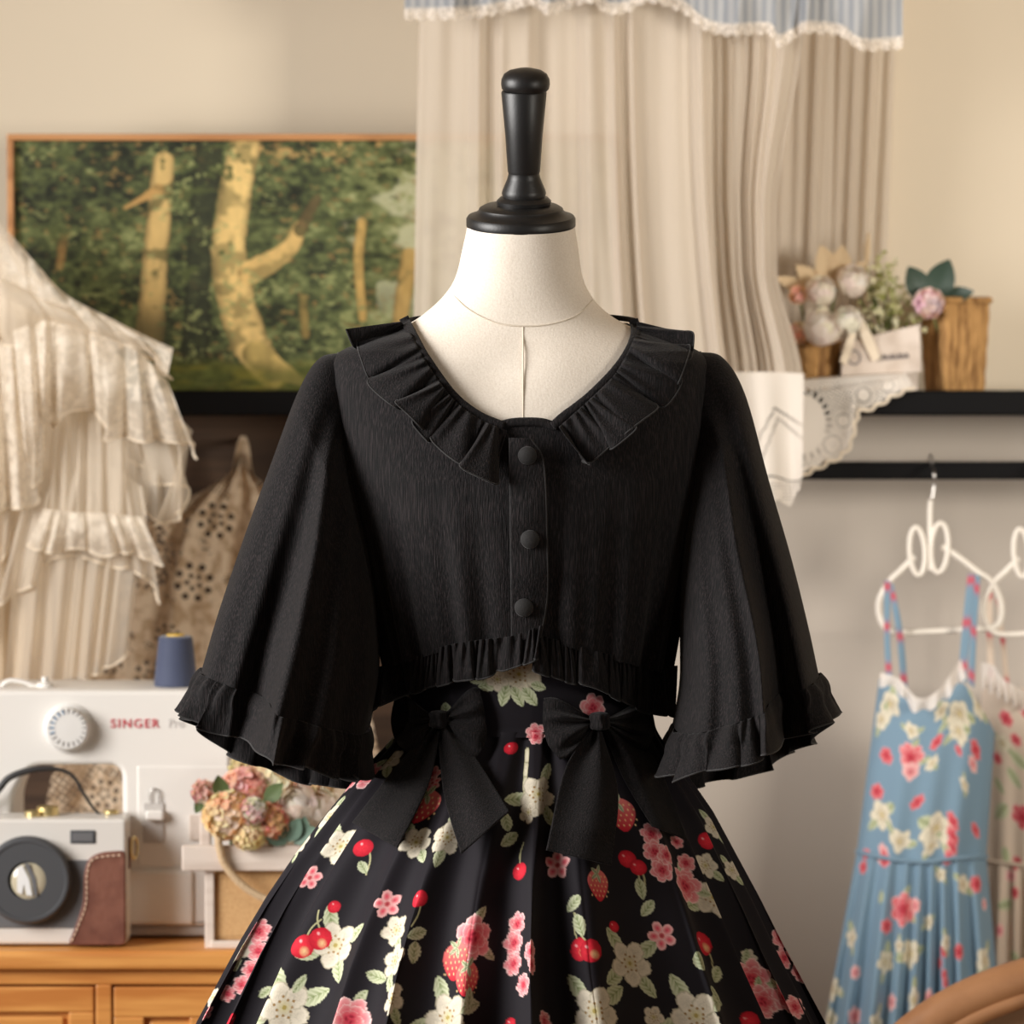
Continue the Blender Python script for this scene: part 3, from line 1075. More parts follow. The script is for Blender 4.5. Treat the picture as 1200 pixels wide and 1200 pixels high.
def body_strip(name, line, w, off, parent, thick=0.0012):
    """flat strip of cloth lying along a line on the body"""
    T = np.gradient(line, axis=0)
    T /= np.linalg.norm(T, axis=1)[:, None]
    n = np.stack([-T[:, 1], T[:, 0]], -1)
    v = np.linspace(-0.5, 0.5, 7)
    Q = line[:, None] + n[:, None] * (v[None, :, None] * w)
    Y = body_front(Q[..., 0], Q[..., 1], off) - 0.0015 * np.cos(v * PI)[None]
    return grid(name, W(Q[..., 0], Q[..., 1], Y), M['blouse'], parent, thick=thick)


body_strip('neck_binding', bindL, 11, 0.0095, blouse)
body_strip('neck_binding', bindR, 11, 0.0095, blouse)
inn = resample([(584, 499), (600, 495), (618, 494), (636, 495), (652, 500)], 40)
body_strip('inner_neckband', inn, 9, 0.0075, blouse)
bt = np.linspace(0.06, PI - 0.06, 60)
tz0 = W(611, 374, 0.0)
tube('back_neck_binding', np.stack([tz0[0] - 0.118 * np.cos(bt), 0.066 * np.sin(bt), tz0[2] - 0.003 + 0.007 * np.sin(bt)], -1), 0.0028, M['blouse'], blouse, 8)


# ---- frills: a gathered strip between two curves
def frill(name, A, B, nf, amp, base_off, parent, seed=0, nu=420, nv=26, tuck=5.0, front_f=None, edge=True, wave=4.0, sharp=1.0):
    r = np.random.default_rng(seed)
    ph0, ph1 = r.random() * 6, r.random() * 6

    def phase(u):
        return 2 * PI * nf * (u + 0.034 * np.sin(2 * PI * 1.7 * u + ph0) + 0.020 * np.sin(2 * PI * 3.1 * u + ph1))

    def amps(u):
        return 0.72 + 0.28 * np.sin(2 * PI * 2.3 * u + ph1)
    a, b = resample(A, nu), resample(B, nu)
    Tg = np.gradient(b, axis=0)
    Tg /= np.linalg.norm(Tg, axis=1)[:, None] + 1e-9

    def jit(u, v):
        p = phase(u)
        s = -np.cos(p) * tuck * v ** 1.2 * amps(u)
        y = wave * v * (np.sin(p + 0.8 * np.cos(p)) * 0.7 + 0.3 * np.sin(p * 0.5 + 1))
        d = b - a
        d = d / (np.linalg.norm(d, axis=1)[:, None] + 1e-9)
        return s * Tg[:, None, 0] + y * d[:, None, 0], s * Tg[:, None, 1] + y * d[:, None, 1]

    def yf(u, v, px, py):
        p = phase(u)
        g = 0.5 + 0.5 * np.sin(p + 0.7 * np.cos(p) + 0.5)
        f = front_f(px, py) if front_f else body_front(px, py, 0.0)
        return f - base_off - amp * (0.15 + 0.85 * v ** 0.8) * g * amps(u) - 0.0022 * np.sin(p * 3.0 + 1 + np.sin(p * 0.37)) * (1 - 0.8 * v)
    P, u, v = sheet(A, B, nu, nv, yf, jit)
    o = grid(name, P, M['blouse'], parent, thick=0.0007)
    if edge:
        tube('rolled_edge', P[:, -1] + np.array([0, -0.0004, 0]), 0.0009, M['blouse_edge'], o, 5)
    return o


frill('collar_ruffle', [(470, 377), (482, 392), (500, 425), (530, 466), (560, 490), (594, 505)],
      [(413, 384), (422, 408), (440, 448), (484, 487), (525, 530), (584, 562)], 7.0, 0.030, 0.012, blouse, 3, nu=620, tuck=17.0, wave=8.0)
frill('collar_ruffle', [(746, 377), (744, 394), (722, 436), (692, 467), (655, 500)],
      [(806, 388), (801, 424), (778, 468), (738, 500), (678, 550)], 6.0, 0.030, 0.012, blouse, 5, nu=620, tuck=17.0, wave=8.0)
# hem frill, in two fronts that overlap at the buttons
frill('hem_ruffle', [(434, 783), (450, 780), (480, 772), (520, 757), (560, 750), (600, 745), (634, 733)],
      [(433, 832), (446, 826), (480, 812), (520, 800), (560, 794), (600, 782), (632, 770)], 9, 0.014, 0.018, blouse, 8, nu=620, tuck=5.0, wave=3.0, front_f=lambda px, py: np.minimum(body_front(px, py), skirt_front(px, np.maximum(py, 790))))
frill('hem_ruffle', [(625, 742), (660, 752), (700, 763), (740, 774), (772, 780), (794, 780)],
      [(628, 785), (660, 796), (700, 806), (740, 826), (768, 836), (794, 838)], 8, 0.014, 0.015, blouse, 9, nu=520, tuck=5.0, wave=3.0, front_f=lambda px, py: np.minimum(body_front(px, py), skirt_front(px, np.maximum(py, 790))))


# button band
def band(u, v, px, py):
    return body_front(px, py, 0.012) - 0.0035 - 0.0015 * np.sin(PI * v) - 0.0012 * np.sin(u * 17)


PBN, _, _ = sheet([(597, 513), (598, 600), (599, 680), (600, 752)], [(622, 514), (637, 545), (641, 640), (641, 700), (633, 748)], 120, 24, lambda u, v, px, py: body_front(px, py, 0.012) - 0.0062 - 0.0018 * np.sin(PI * v) - 0.0008 * np.sin(u * 19 + 2 * v))
bb = grid('button_band', PBN, M['blouse'], blouse, thick=0.0016)
tube('rolled_edge', PBN[:, -1], 0.0012, M['blouse_edge'], bb, 6)
tube('rolled_edge', PBN[:, 0], 0.0008, M['blouse_edge'], bb, 6)
for bx, by in ((618, 534), (621, 632), (614, 712)):
    yb = float(body_front(bx, by, 0.012)) - 0.0095
    lathe('button', [(0.0003, -0.003), (0.0085, -0.003), (0.0095, -0.0005), (0.0088, 0.0018), (0.006, 0.0036), (0.003, 0.0044), (0.0003, 0.0046)], W(bx, by, yb), M['button'], blouse, 32, Euler((PI / 2, 0, 0)).to_matrix().to_4x4())


# ---- bell sleeves
def sleeve(outer, inner, depth, fold_at, seed, ruffle_len, yc=(0.0, -0.02), mirror=1, nf=26):
    n, k = 150, 300
    o, i = resample(outer, n), resample(inner, n)
    t = np.linspace(0, 1, n)[:, None]
    a = np.linspace(0, 2 * PI, k, endpoint=False)[None]
    ycen = yc[0] + (yc[1] - yc[0]) * t
    O = W(o[:, 0], o[:, 1], ycen[:, 0])
    I = W(i[:, 0], i[:, 1], ycen[:, 0])
    C, A = (O + I) / 2, (O - I) / 2
    d = np.interp(t, np.linspace(0, 1, len(depth)), depth)
    h = (1 - np.cos(a)) / 2                      # 0 at the outer edge, 1 at the inner edge
    sa = np.sin(a)                               # +1 front, -1 back
    frontm = smooth(-0.05, 0.35, sa)
    f0 = fold_at
    grow = t ** 1.15
    step = smooth(f0 - 0.075, f0 + 0.075, h + 0.02 * np.sin(3 * t * PI))
    hollow = np.exp(-((h - (f0 - 0.09)) / 0.09) ** 2)
    # front: lies back outside the fold, comes forward inside it
    fwd = grow * frontm * (0.044 * step - 0.042 * hollow + 0.014 * np.sin(h * 15 + seed) * step * (1 - h) + 0.007 * np.sin(h * 27 + seed * 2) )
    back = grow * (1 - frontm) * 0.012 * np.sin(a * 7 + seed)
    Bf = d * np.sign(sa) * np.abs(sa) ** 0.8
    P = C[:, None] + A[:, None] * np.cos(a)[..., None]
    P[..., 1] += -Bf - fwd + back
    P[..., 2] += -0.052 * grow * np.clip(-sa, 0, 1) - 0.004 * grow * frontm * step
    P[..., 0] += mirror * 0.006 * grow * frontm * np.exp(-((h - f0) / 0.06) ** 2)
    sl = grid('sleeve', P, M['blouse'], blouse, cv=True)
    # gathered frill at the cuff
    last, prev = P[-1], P[-14]
    dn = last - prev
    dn /= np.linalg.norm(dn, axis=1)[:, None]
    kk = 900
    ia = np.linspace(0, k, kk, endpoint=False)
    i0 = np.floor(ia).astype(int) % k
    fr = (ia - np.floor(ia))[:, None]
    base = last[i0] * (1 - fr) + last[(i0 + 1) % k] * fr
    dnn = dn[i0] * (1 - fr) + dn[(i0 + 1) % k] * fr
    tg = np.roll(base, -3, 0) - np.roll(base, 3, 0)
    tg /= np.linalg.norm(tg, axis=1)[:, None] + 1e-9
    aa = np.linspace(0, 2 * PI, kk, endpoint=False)
    Al = A[-1]
    nr = (Al / np.dot(Al, Al))[None] * np.cos(aa)[:, None] + np.array([0, -1.0, 0])[None] / depth[-1] * np.sin(aa)[:, None]
    nr /= np.linalg.norm(nr, axis=1)[:, None]
    tg = np.cross(dnn, nr)
    tg /= np.linalg.norm(tg, axis=1)[:, None] + 1e-9
    ph = nf * aa + 1.3 * np.sin(3 * aa + seed) + 0.8 * np.sin(7 * aa + 1)
    w = np.linspace(0, 1, 24)
    wv = np.sin(ph)
    R = base[:, None] + dnn[:, None] * (w[None, :, None] * ruffle_len) * (1 + 0.05 * np.sin(ph * 0.5))[:, None, None]
    wh = np.sin(ph * 2.6 + 2 * np.sin(aa * 5))
    R = R + nr[:, None] * ((0.0010 + 0.0085 * w[None] ** 1.1) * wv[:, None] + 0.0024 * (1 - 0.75 * w[None]) * wh[:, None] + 0.003 * np.sin(PI * np.minimum(w * 2, 1))[None] + 0.006 * w[None])[..., None]
    R = R + tg[:, None] * (-0.0050 * w[None] ** 1.2 * np.cos(ph)[:, None])[..., None]
    cr = grid('cuff_ruffle', R, M['blouse'], sl, cu=True, thick=0.0006)
    tube('rolled_edge', R[:, -1], 0.0009, M['blouse_edge'], cr, 5, closed=True)
    # armhole seam
    tube('armhole_seam', P[1] + np.array([0, 0.0004, 0]), 0.0010, M['blouse_edge'], sl, 5, closed=True)
    return sl


sleeve([(399, 413), (373, 421), (349, 460), (316, 548), (286, 630), (257, 715), (237, 783)],
       [(424, 588), (434, 640), (441, 690), (444, 740), (444, 790), (434, 846)],
       [0.040, 0.078, 0.096, 0.105, 0.115, 0.125], 0.40, 0.3, 0.047, (0.0, -0.03), 1, 17)
sleeve([(818, 412), (847, 419), (873, 462), (900, 560), (926, 650), (946, 730), (959, 790)],
       [(802, 588), (797, 640), (796, 700), (797, 760), (796, 800), (788, 846)],
       [0.040, 0.078, 0.096, 0.105, 0.115, 0.125], 0.36, 2.1, 0.044, (0.0, -0.03), -1, 16)

# ------------------------------------------------------------------ shelf, rail, painting
YS = 1.30
shelf = thing('wall_shelf', 'long black wall shelf with a black clothes rail below its right end', 'shelf', W(700, 470, 1.4))
zs0, zs1 = W(1100, 487, YS)[2], W(1100, 468, YS)[2]
zlip = W(1100, 457.5, YS)[2]
board = box('board', np.array([-0.75, YS + 0.004, zs0 + 0.004]), np.array([0.95, YW - 0.002, zs1]), M['shelf'], shelf, 0.002)
box('front_lip', np.array([-0.75, YS - 0.010, zs0]), np.array([0.95, YS + 0.006, zlip]), M['shelf'], shelf, 0.003)
zr0, zr1 = W(1100, 563, YS)[2], W(1100, 542, YS)[2]
box('rail', np.array([W(900, 550, YS)[0], YS + 0.02, zr0]), np.array([0.95, YS + 0.036, zr1]), M['shelf'], shelf, 0.003)
for xx in (0.335, 0.90):
    box('rail_bracket', np.array([xx, YS + 0.022, zr0]), np.array([xx + 0.016, YW - 0.002, zr0 + 0.012]), M['shelf'], shelf, 0.002)
struct(box('wall_panel', np.array([-0.75, YW - 0.03, W(200, 1150, YW)[2]]), np.array([W(520, 700, YW)[0], YW - 0.0005, zs0 - 0.001]), M['brownboard'], bevel=0))

YPn = 1.335
pz0, pz1 = zs1 + 0.001, W(300, 157, YPn)[2]
px0, px1 = W(9, 300, YPn)[0], W(727, 300, YPn)[0]
picture = thing('forest_painting', 'wide forest painting in a thin oak frame standing on the black shelf', 'painting', ((px0 + px1) / 2, YPn, pz0))
fw = 0.0085
for nm, lo, hi in (('frame_rail', (px0, YPn - 0.006, pz1 - fw), (px1, YPn + 0.022, pz1)), ('frame_rail', (px0, YPn - 0.006, pz0), (px1, YPn + 0.022, pz0 + fw)),
                   ('frame_stile', (px0, YPn - 0.006, pz0 + fw), (px0 + fw, YPn + 0.022, pz1 - fw)), ('frame_stile', (px1 - fw, YPn - 0.006, pz0 + fw), (px1, YPn + 0.022, pz1 - fw))):
    box(nm, np.array(lo), np.array(hi), M['frame'], picture, 0.0015)
box('backing', np.array([px0 + 0.003, YPn + 0.008, pz0 + 0.003]), np.array([px1 - 0.003, YPn + 0.02, pz1 - 0.003]), M['cam_dark'], picture, 0)
gx, gz = np.meshgrid(np.linspace(px0 + fw, px1 - fw, 560), np.linspace(pz1 - fw, pz0 + fw, 232), indexing='ij')
PP = np.stack([gx, np.full(gx.shape, YPn + 0.004), gz], -1)
qx, qy = proj(PP)
# a generic sunlit wood: foliage dabs, pale trunks, mossy ground
n1 = fbm(qx / 46, qy / 34, 1, 4)
n2 = fbm(qx / 15, qy / 10, 9, 3)
n3 = fbm(qx / 7, qy / 5, 19, 2)
right = smooth(300, 470, qx)
lum = np.clip(0.50 * n1 + 0.40 * n2 + 0.30 * n3 - 0.40 + 0.17 * right, 0, 1)
ramp_x = [0.0, 0.12, 0.24, 0.36, 0.5, 0.7]
ramp = S2L([(30, 34, 22), (48, 54, 34), (76, 84, 50), (106, 114, 70), (144, 150, 100), (188, 186, 140)])
PC = np.stack([np.interp(lum, ramp_x, ramp[:, c]) for c in range(3)], -1)


def dab(mask, col):
    global PC
    m = np.clip(mask, 0, 1)[..., None]
    PC = PC * (1 - m) + np.asarray(col) * m


dab(smooth(0.52, 0.68, fbm(qx / 30, qy / 26, 31, 3) + 0.25 * smooth(430, 490, qx) - 0.1 - 0.3 * (qx < 400)) * smooth(410, 300, qy) * 0.85, S2L((196, 196, 158)))
dab(smooth(0.60, 0.70, fbm(qx / 12, qy / 7, 41, 4)) * smooth(205, 165, qy) * (qx > 270) * 0.8, S2L((206, 166, 104)))
dab(smooth(0.64, 0.74, fbm(qx / 9, qy / 6, 51, 4)) * 0.6, S2L((150, 122, 74)))


def trunk(pts, widths, col, strength=1.0, seed=0, dark=0.5):
    q = resample([(p[0], p[1], w) for p, w in zip(pts, widths)], 120)
    d = np.full(qx.shape, 1e9)
    sd = np.zeros(qx.shape)
    ww = np.ones(qx.shape)
    for x, y, w in q:
        e = np.hypot(qx - x, (qy - y))
        m = e / w < d
        d = np.where(m, e / w, d)
        sd = np.where(m, (qx - x) / w, sd)
    d = d + 0.22 * (n3 - 0.5)
    m = smooth(1.08, 0.92, d) * strength
    bark = fbm(qx / 9, qy / 22, seed + 60, 4)
    c = S2L(col)[None, None] * (0.78 + 0.5 * bark)[..., None]
    dk = smooth(0.52, 0.66, fbm(qx / 26, qy / 20, seed + 80, 3)) * dark
    c = c * (1 - dk[..., None]) + S2L((74, 78, 44)) * dk[..., None]
    c = c * (1 - 0.45 * smooth(0.5, 1.0, np.abs(sd - 0.05)))[..., None]
    dab(m, c)


trunk([(245, 180), (236, 260), (232, 340), (228, 420)], [17, 15, 15, 17], (44, 48, 34), 0.85, 3, 0.2)
trunk([(192, 190), (186, 260), (180, 330), (176, 392)], [12, 14, 15, 17], (198, 168, 108), 1, 5, 0.75)
trunk([(186, 222), (168, 232), (146, 244)], [7, 4, 2], (190, 150, 90), 0.9, 7)
trunk([(286, 170), (272, 250), (268, 300), (276, 350), (292, 400), (318, 440)], [18, 19, 20, 21, 22, 16], (224, 192, 124), 1, 11, 0.55)
trunk([(300, 415), (325, 432), (352, 446)], [16, 12, 6], (206, 178, 108), 1, 12, 0.3)
trunk([(292, 320), (318, 306), (340, 290), (352, 266)], [14, 12, 10, 8], (212, 178, 112), 1, 13, 0.5)
trunk([(352, 270), (362, 250), (372, 232)], [8, 7, 5], (92, 78, 50), 0.9, 14)
trunk([(424, 262), (420, 310), (425, 372)], [6, 6, 5], (206, 170, 100), 0.95, 15, 0.3)
trunk([(480, 300), (474, 340), (468, 380)], [10, 10, 9], (190, 156, 92), 0.9, 16, 0.5)
trunk([(355, 350), (358, 392)], [5, 5], (150, 126, 72), 0.7, 17)
trunk([(74, 280), (70, 312)], [6, 5], (168, 128, 76), 0.6, 18)
trunk([(600, 170), (610, 300), (600, 430)], [20, 20, 26], (180, 146, 90), 0.95, 21)
lf = smooth(0.60, 0.68, fbm(qx / 10, qy / 7, 131, 3)) * smooth(0.50, 0.62, fbm(qx / 44, qy / 36, 133, 2)) * (qy < 330)
dab(lf * 0.9, S2L((78, 86, 48)))
lf2 = smooth(0.62, 0.72, fbm(qx / 8, qy / 5, 141, 3)) * smooth(0.48, 0.6, fbm(qx / 50, qy / 40, 143, 2))
dab(lf2 * 0.8, np.array(S2L((146, 152, 98))))
dab(smooth(340, 392, qy) * smooth(26, 14, np.abs(qx - 180)) * 0.75, S2L((52, 56, 36)))
gm = smooth(414, 436, qy + 14 * (fbm(qx / 40, qy * 0, 70, 2) - 0.5))
gc = S2L((82, 88, 34))[None, None] * (0.5 + 1.1 * fbm(qx / 18, qy / 5, 90, 3))[..., None]
gc = gc + S2L((128, 108, 30)) * smooth(0.5, 0.7, fbm(qx / 36, qy / 9, 95, 3))[..., None] * 0.5
keep_tr = smooth(0.0, 1.0, 0)
PC = PC * (1 - gm[..., None] * 0.8) + gc * gm[..., None] * 0.8
grid('canvas', PP, M['paint'], picture, col=PC)

# ------------------------------------------------------------------ curtains
cur = thing('sheer_curtain', 'cream sheer curtain with embroidered lace hem hanging over the black shelf', 'curtain', W(715, 100, 1.2))


def folds(seed, n, amp):
    def f(u, v, px, py):
        x = u * n + 0.5 * wob(u * 2.0, seed) + 0.15 * v
        return amp * (np.sin(2 * PI * x) + 0.45 * np.sin(4 * PI * x + 1.0 + v))
    return f


f1 = folds(11, 4.6, 0.009)
PCt, uu, vv = sheet([(492, -70), (560, -70), (640, -70), (720, -70), (780, -70), (822, -70)], [(482, 560), (560, 565), (660, 570), (760, 572), (830, 572), (872, 560)], 420, 160,
                    lambda u, v, px, py: 1.215 + f1(u, v, px, py) * (0.8 + 0.3 * v) + 0.002 * np.sin(u * 60 + 3 * v),
                    jitter=lambda u, v: (-16 * u * np.sin(PI * v) * smooth(0.2, 1, u), 0 * u))
grid('curtain_panel', PCt, M['curtain'], cur)
f3 = folds(23, 2.2, 0.008)
PC3, _, _ = sheet([(806, -70), (850, -70), (900, -70), (938, -70)], [(838, 452), (880, 452), (912, 452), (941, 452)], 160, 160,
                  lambda u, v, px, py: 1.248 + f3(u, v, px, py) * (0.7 + 0.3 * v) + 0.0012 * np.sin(u * 34 + 2 * v),
                  jitter=lambda u, v: (-30 * u * smooth(0.2, 0.62, v) * smooth(1.0, 0.72, v), 0 * u))
grid('curtain_panel', PC3, M['curtain'], cur)
# white embroidered border with a scalloped edge, hanging from the panel over the shelf
bA = [(846, 436), (880, 436), (912, 436), (942, 438)]
bB = [(838, 596), (880, 596), (908, 590), (918, 596), (930, 590), (940, 566)]
PBd, bu, bv = sheet(bA, bB, 160, 200, lambda u, v, px, py: 1.224 - 0.006 * np.sin(u * 13 + 1.0) * (0.3 + v), jitter=lambda u, v: (0 * u, -7 * np.abs(np.sin(u * 17)) * v ** 8))
bx_, by_ = proj(PBd)


def seg_d(x0, y0, x1, y1):
    d = np.array([x1 - x0, y1 - y0], float)
    L2 = (d ** 2).sum()
    t = np.clip(((bx_ - x0) * d[0] + (by_ - y0) * d[1]) / L2, 0, 1)
    return np.hypot(bx_ - x0 - d[0] * t, by_ - y0 - d[1] * t)


ob = 0.10 + 0 * bx_
for sg_ in ((912, 490, 892, 540), (892, 540, 886, 552), (912, 490, 940, 514), (908, 478, 884, 524), (908, 478, 942, 500)):
    dd_ = seg_d(*sg_)
    ob = np.maximum(ob, smooth(2.4, 1.2, dd_) * (0.35 + 0.45 * (np.sin(bx_ * 1.3 + by_ * 1.1) > 0)))
ob = np.maximum(ob, smooth(2.0, 1.0, np.abs(by_ - 561 + 3 * np.sin(bx_ * 0.12))) * 0.6)
ob = np.where((by_ > 564) & (bv < 0.97), np.maximum(ob, 0.65 * smooth(0.35, 0.6, np.abs(np.sin(bx_ * 0.75) * np.sin(by_ * 0.75)))), ob)
ob = np.where(np.hypot(bx_ - 913, by_ - 577) < 5, 0.0, ob)
grid('embroidered_border', PBd, M['lace_white'], cur, openv=ob)
f2 = folds(5, 3.4, 0.007)
cur2 = thing('window_curtain', 'cream curtain panel hanging behind the flower baskets at the right', 'curtain', W(965, 100, 1.45))
PC2, _, _ = sheet([(880, -70), (930, -70), (990, -70), (1054, -70)], [(868, 461), (920, 461), (980, 461), (1034, 461)], 260, 90, lambda u, v, px, py: 1.462 + f2(u, v, px, py))
grid('curtain_panel', PC2, M['curtain'], cur2)
HL2, _, _ = sheet([(868, 455), (1034, 455)], [(868, 464), (1034, 464)], 200, 4, lambda u, v, px, py: 1.461 + f2(u, 1, px, py))
grid('bottom_hem', HL2, M['tulle_edge'], cur2)

val = thing('striped_valance', 'grey-blue striped valance with white lace edging across the top of the curtains', 'valance', W(766, -40, 1.15))
hemv = [(474, 13), (520, 12), (560, 10), (600, 2), (622, -4), (640, 6), (655, 4), (690, -8), (712, 6), (736, 4), (760, -8), (800, 4), (822, 22), (850, 31), (900, 30), (912, 44), (930, 36), (945, 28), (985, 32), (1010, 48), (1058, 46)]
fv = folds(3, 7, 0.011)
PV, uv_, _ = sheet([(474, -90), (660, -90), (850, -90), (1058, -90)], hemv, 520, 30, lambda u, v, px, py: 1.155 + fv(u, v, px, py) * (0.4 + 0.6 * v))
grid('valance_panel', PV, M['valance'], val)
e1 = PV[:, -1]
sc = 0.013 + 0.004 * np.abs(np.sin(np.linspace(0, 1, 520) * PI * 46))
vq = np.linspace(0, 1, 8)
LV = e1[:, None] + np.stack([0 * sc[:, None] * vq, -0.002 - 0.003 * np.sin(np.linspace(0, 260, 520))[:, None] * vq, -(sc[:, None] * vq) + 0.004], -1)
grid('lace_edging', LV, M['curtain_lace'], val)
tube('curtain_rod', np.stack([np.linspace(W(440, -80, 1.19)[0], W(1090, -80, 1.19)[0], 12), np.full(12, 1.30), np.full(12, W(600, -75, 1.19)[2])], -1), 0.010, M['shelf'], None, 16)
tag(bpy.data.objects['curtain_rod'], 'black curtain rod above the striped valance', 'curtain rod')

# ------------------------------------------------------------------ lace doily over the shelf edge
doi = [(938, 452), (975, 450), (1020, 445), (1066, 440)]
dA = [(935, 446), (975, 443), (1020, 440), (1062, 438)]
dB = [(935, 556), (958, 546), (990, 527), (1002, 490), (1004, 481), (1022, 476), (1046, 462), (1070, 452)]
PD, du, dv = sheet(dA, dB, 260, 120, lambda u, v, px, py: YS - 0.016 - 0.006 * np.sin(u * 12 + v * 3) * v)
dpx, dpy = proj(PD)
op = np.zeros(dpx.shape)
net = np.abs(np.sin(dpx * 0.8 + 0.5 * dpy) * np.sin(dpy * 0.8 - 0.4 * dpx))
ang_ = np.arctan2(dpy - 497, dpx - 940)
er = np.hypot((dpx - 940) / 32, (dpy - 497) / 40)
op = 0.12 + 0.75 * smooth(0.45, 0.75, net)
op = np.where(er < 0.86, 0.05, op)
op = np.where(np.abs(er - 0.98) < 0.09, 0.25 + 0.7 * (np.sin(ang_ * 26) > -0.2), op)
for rx0, ry0, rr0 in ((976, 521, 15), (988, 493, 11), (1012, 463, 12), (966, 548, 8), (1000, 476, 7), (1040, 452, 10)):
    dd_ = np.hypot(dpx - rx0, dpy - ry0) / rr0
    op = np.where(dd_ < 1.0, 0.08, op)
    op = np.where(np.abs(dd_ - 0.72) < 0.13, 0.55, op)
op = np.where(np.abs(dpy - 461 + 0.16 * (dpx - 940)) < 1.6, 0.2 + 0.7 * (np.sin(dpx * 1.1) > 0), op)
op = np.where(dv > 0.95, 0.0, op)
doily = thing('lace_doily', 'white lace doily hanging over the shelf edge under the flower baskets', 'doily', W(1000, 455, YS))
grid('lace_cloth', PD, M['lace_white'], doily, openv=op)
tA = PD[:, 0]
TB = np.stack([tA, tA + np.array([0, 0.07, 0.0])], 1)
TB[:, :, 2] = np.maximum(TB[:, :, 2], zs1 + 0.0015)
grid('lace_top', TB, M['lace_white'], doily, openv=np.zeros(TB.shape[:2]))
sp_ = resample(dB, 160)
sx_ = sp_ + np.stack([3 * np.abs(np.sin(np.linspace(0, 30, 160))), 3 * np.abs(np.sin(np.linspace(0, 30, 160)))], -1)
tube('scalloped_edge', W(sx_[:, 0], sx_[:, 1], YS - 0.018), 0.0022, M['tulle_edge'], doily, 6)


# ------------------------------------------------------------------ flowers
class Bunch:
    def __init__(s):
        s.V, s.F, s.C, s.k = [], [], [], 0

    def add(s, V, F, c):
        V = np.asarray(V, float).reshape(-1, 3)
        s.V.append(V)
        s.F += [tuple(int(i) + s.k for i in f) for f in F]
        s.C.append(np.broadcast_to(np.asarray(c, float), V.shape) if np.ndim(c) < 2 else c)
        s.k += len(V)

    def petal(s, c, d, n, L, Wd, curl, col, cup=0.25, tip=None):
        """petal from c along d, face normal n"""
        d = d / np.linalg.norm(d)
        n = n - d * np.dot(n, d)
        n = n / (np.linalg.norm(n) + 1e-9)
        w = np.cross(n, d)
        u = np.linspace(0, 1, 5)[:, None]
        v = np.linspace(-1, 1, 5)[None]
        wid = Wd * np.sin(PI * (0.12 + 0.80 * u)) ** 0.7
        P = c + (u * L)[..., None] * d + (v * wid)[..., None] * w + ((curl * u ** 2 + cup * v * v * wid / max(Wd, 1e-6) * 0.5) * L)[..., None] * n
        cc = np.asarray(col, float)
        tc_ = cc if tip is None else np.asarray(tip, float)
        colr = cc + (tc_ - cc) * (u + 0 * v)[..., None]
        s.add(P, grid_faces(5, 5), S2L(np.clip(colr, 0, 255)).reshape(-1, 3))

    def build(s, name, m, parent=None):
        return mesh(name, np.vstack(s.V), s.F, m, parent, True, np.vstack(s.C))


def rand_dirs(n, seed, front=-0.35):
    r = np.random.default_rng(seed)
    i = np.arange(n) + 0.5
    phi = np.arccos(1 - 2 * i / n)
    th_ = PI * (1 + 5 ** 0.5) * i
    d = np.stack([np.cos(th_) * np.sin(phi), np.sin(th_) * np.sin(phi), np.cos(phi)], -1)
    return d + r.normal(0, 0.06, d.shape)


def stem_to(root, c, foot, bend=0.01):
    c, foot = np.asarray(c, float), np.asarray(foot, float)
    t = np.linspace(0, 1, 10)[:, None]
    P = c * (1 - t) + foot * t + np.array([0, bend, 0]) * np.sin(PI * t)
    return tube('stem', P, 0.0016, M['stem'], root, 6)


def leaf_blade(name, root, c, d, n, L, w, m, curl=0.2):
    b = Bunch()
    d, n = np.asarray(d, float), np.asarray(n, float)
    d = d / np.linalg.norm(d)
    n = n - d * np.dot(n, d)
    n /= np.linalg.norm(n)
    s_ = np.cross(n, d)
    u = np.linspace(0, 1, 12)[:, None]
    v = np.linspace(-1, 1, 7)[None]
    wid = w * np.sin(PI * np.clip(u * 0.97 + 0.015, 0, 1)) ** 0.8 * (1.15 - 0.3 * u)
    P = np.asarray(c) + (u * L)[..., None] * d + (v * wid)[..., None] * s_ + ((curl * (u - 0.3) ** 2 + 0.0) * L + 0.18 * np.abs(v) * wid)[..., None] * n
    o = mesh(name, P.reshape(-1, 3), grid_faces(12, 7), m, root)
    return o


def hydrangea(label, px, py, Y, R, cols, seed, foot, group=None, leaf=None, cat='flower', name='hydrangea_flower', npet=64, fs=0.46):
    c = W(px, py, Y)
    root = thing(name, label, cat, c, group)
    b = Bunch()
    r = np.random.default_rng(seed)
    for d in rand_dirs(npet, seed):
        d = d / np.linalg.norm(d)
        p = c + d * R * (0.78 + 0.2 * r.random()) * np.array([1, 0.8, 0.95])
        base = np.array(cols[r.integers(len(cols))], float) + r.normal(0, 9, 3)
        e1_ = np.cross(d, [0.3, 0.2, 0.9])
        e1_ /= np.linalg.norm(e1_)
        e2_ = np.cross(d, e1_)
        a0 = r.random() * 6
        L = R * fs * (0.85 + 0.3 * r.random())
        for k in range(4):
            a = a0 + k * PI / 2
            dd = math.cos(a) * e1_ + math.sin(a) * e2_ + 0.45 * d
            b.petal(p, dd, d, L, L * 0.42, -0.25, base * 0.93, 0.3, np.minimum(base * 1.05, 255))
    b.build('bloom', M['petal'], root)
    stem_to(root, c, foot)
    if leaf:
        for (dx, dz, L) in leaf:
            leaf_blade('leaf', root, c + np.array([dx * 0.4, -0.4 * R, dz * 0.4]), (dx, -0.3, dz), (0, -1, 0.3), L, L * 0.34, M['leaf'])
    return root


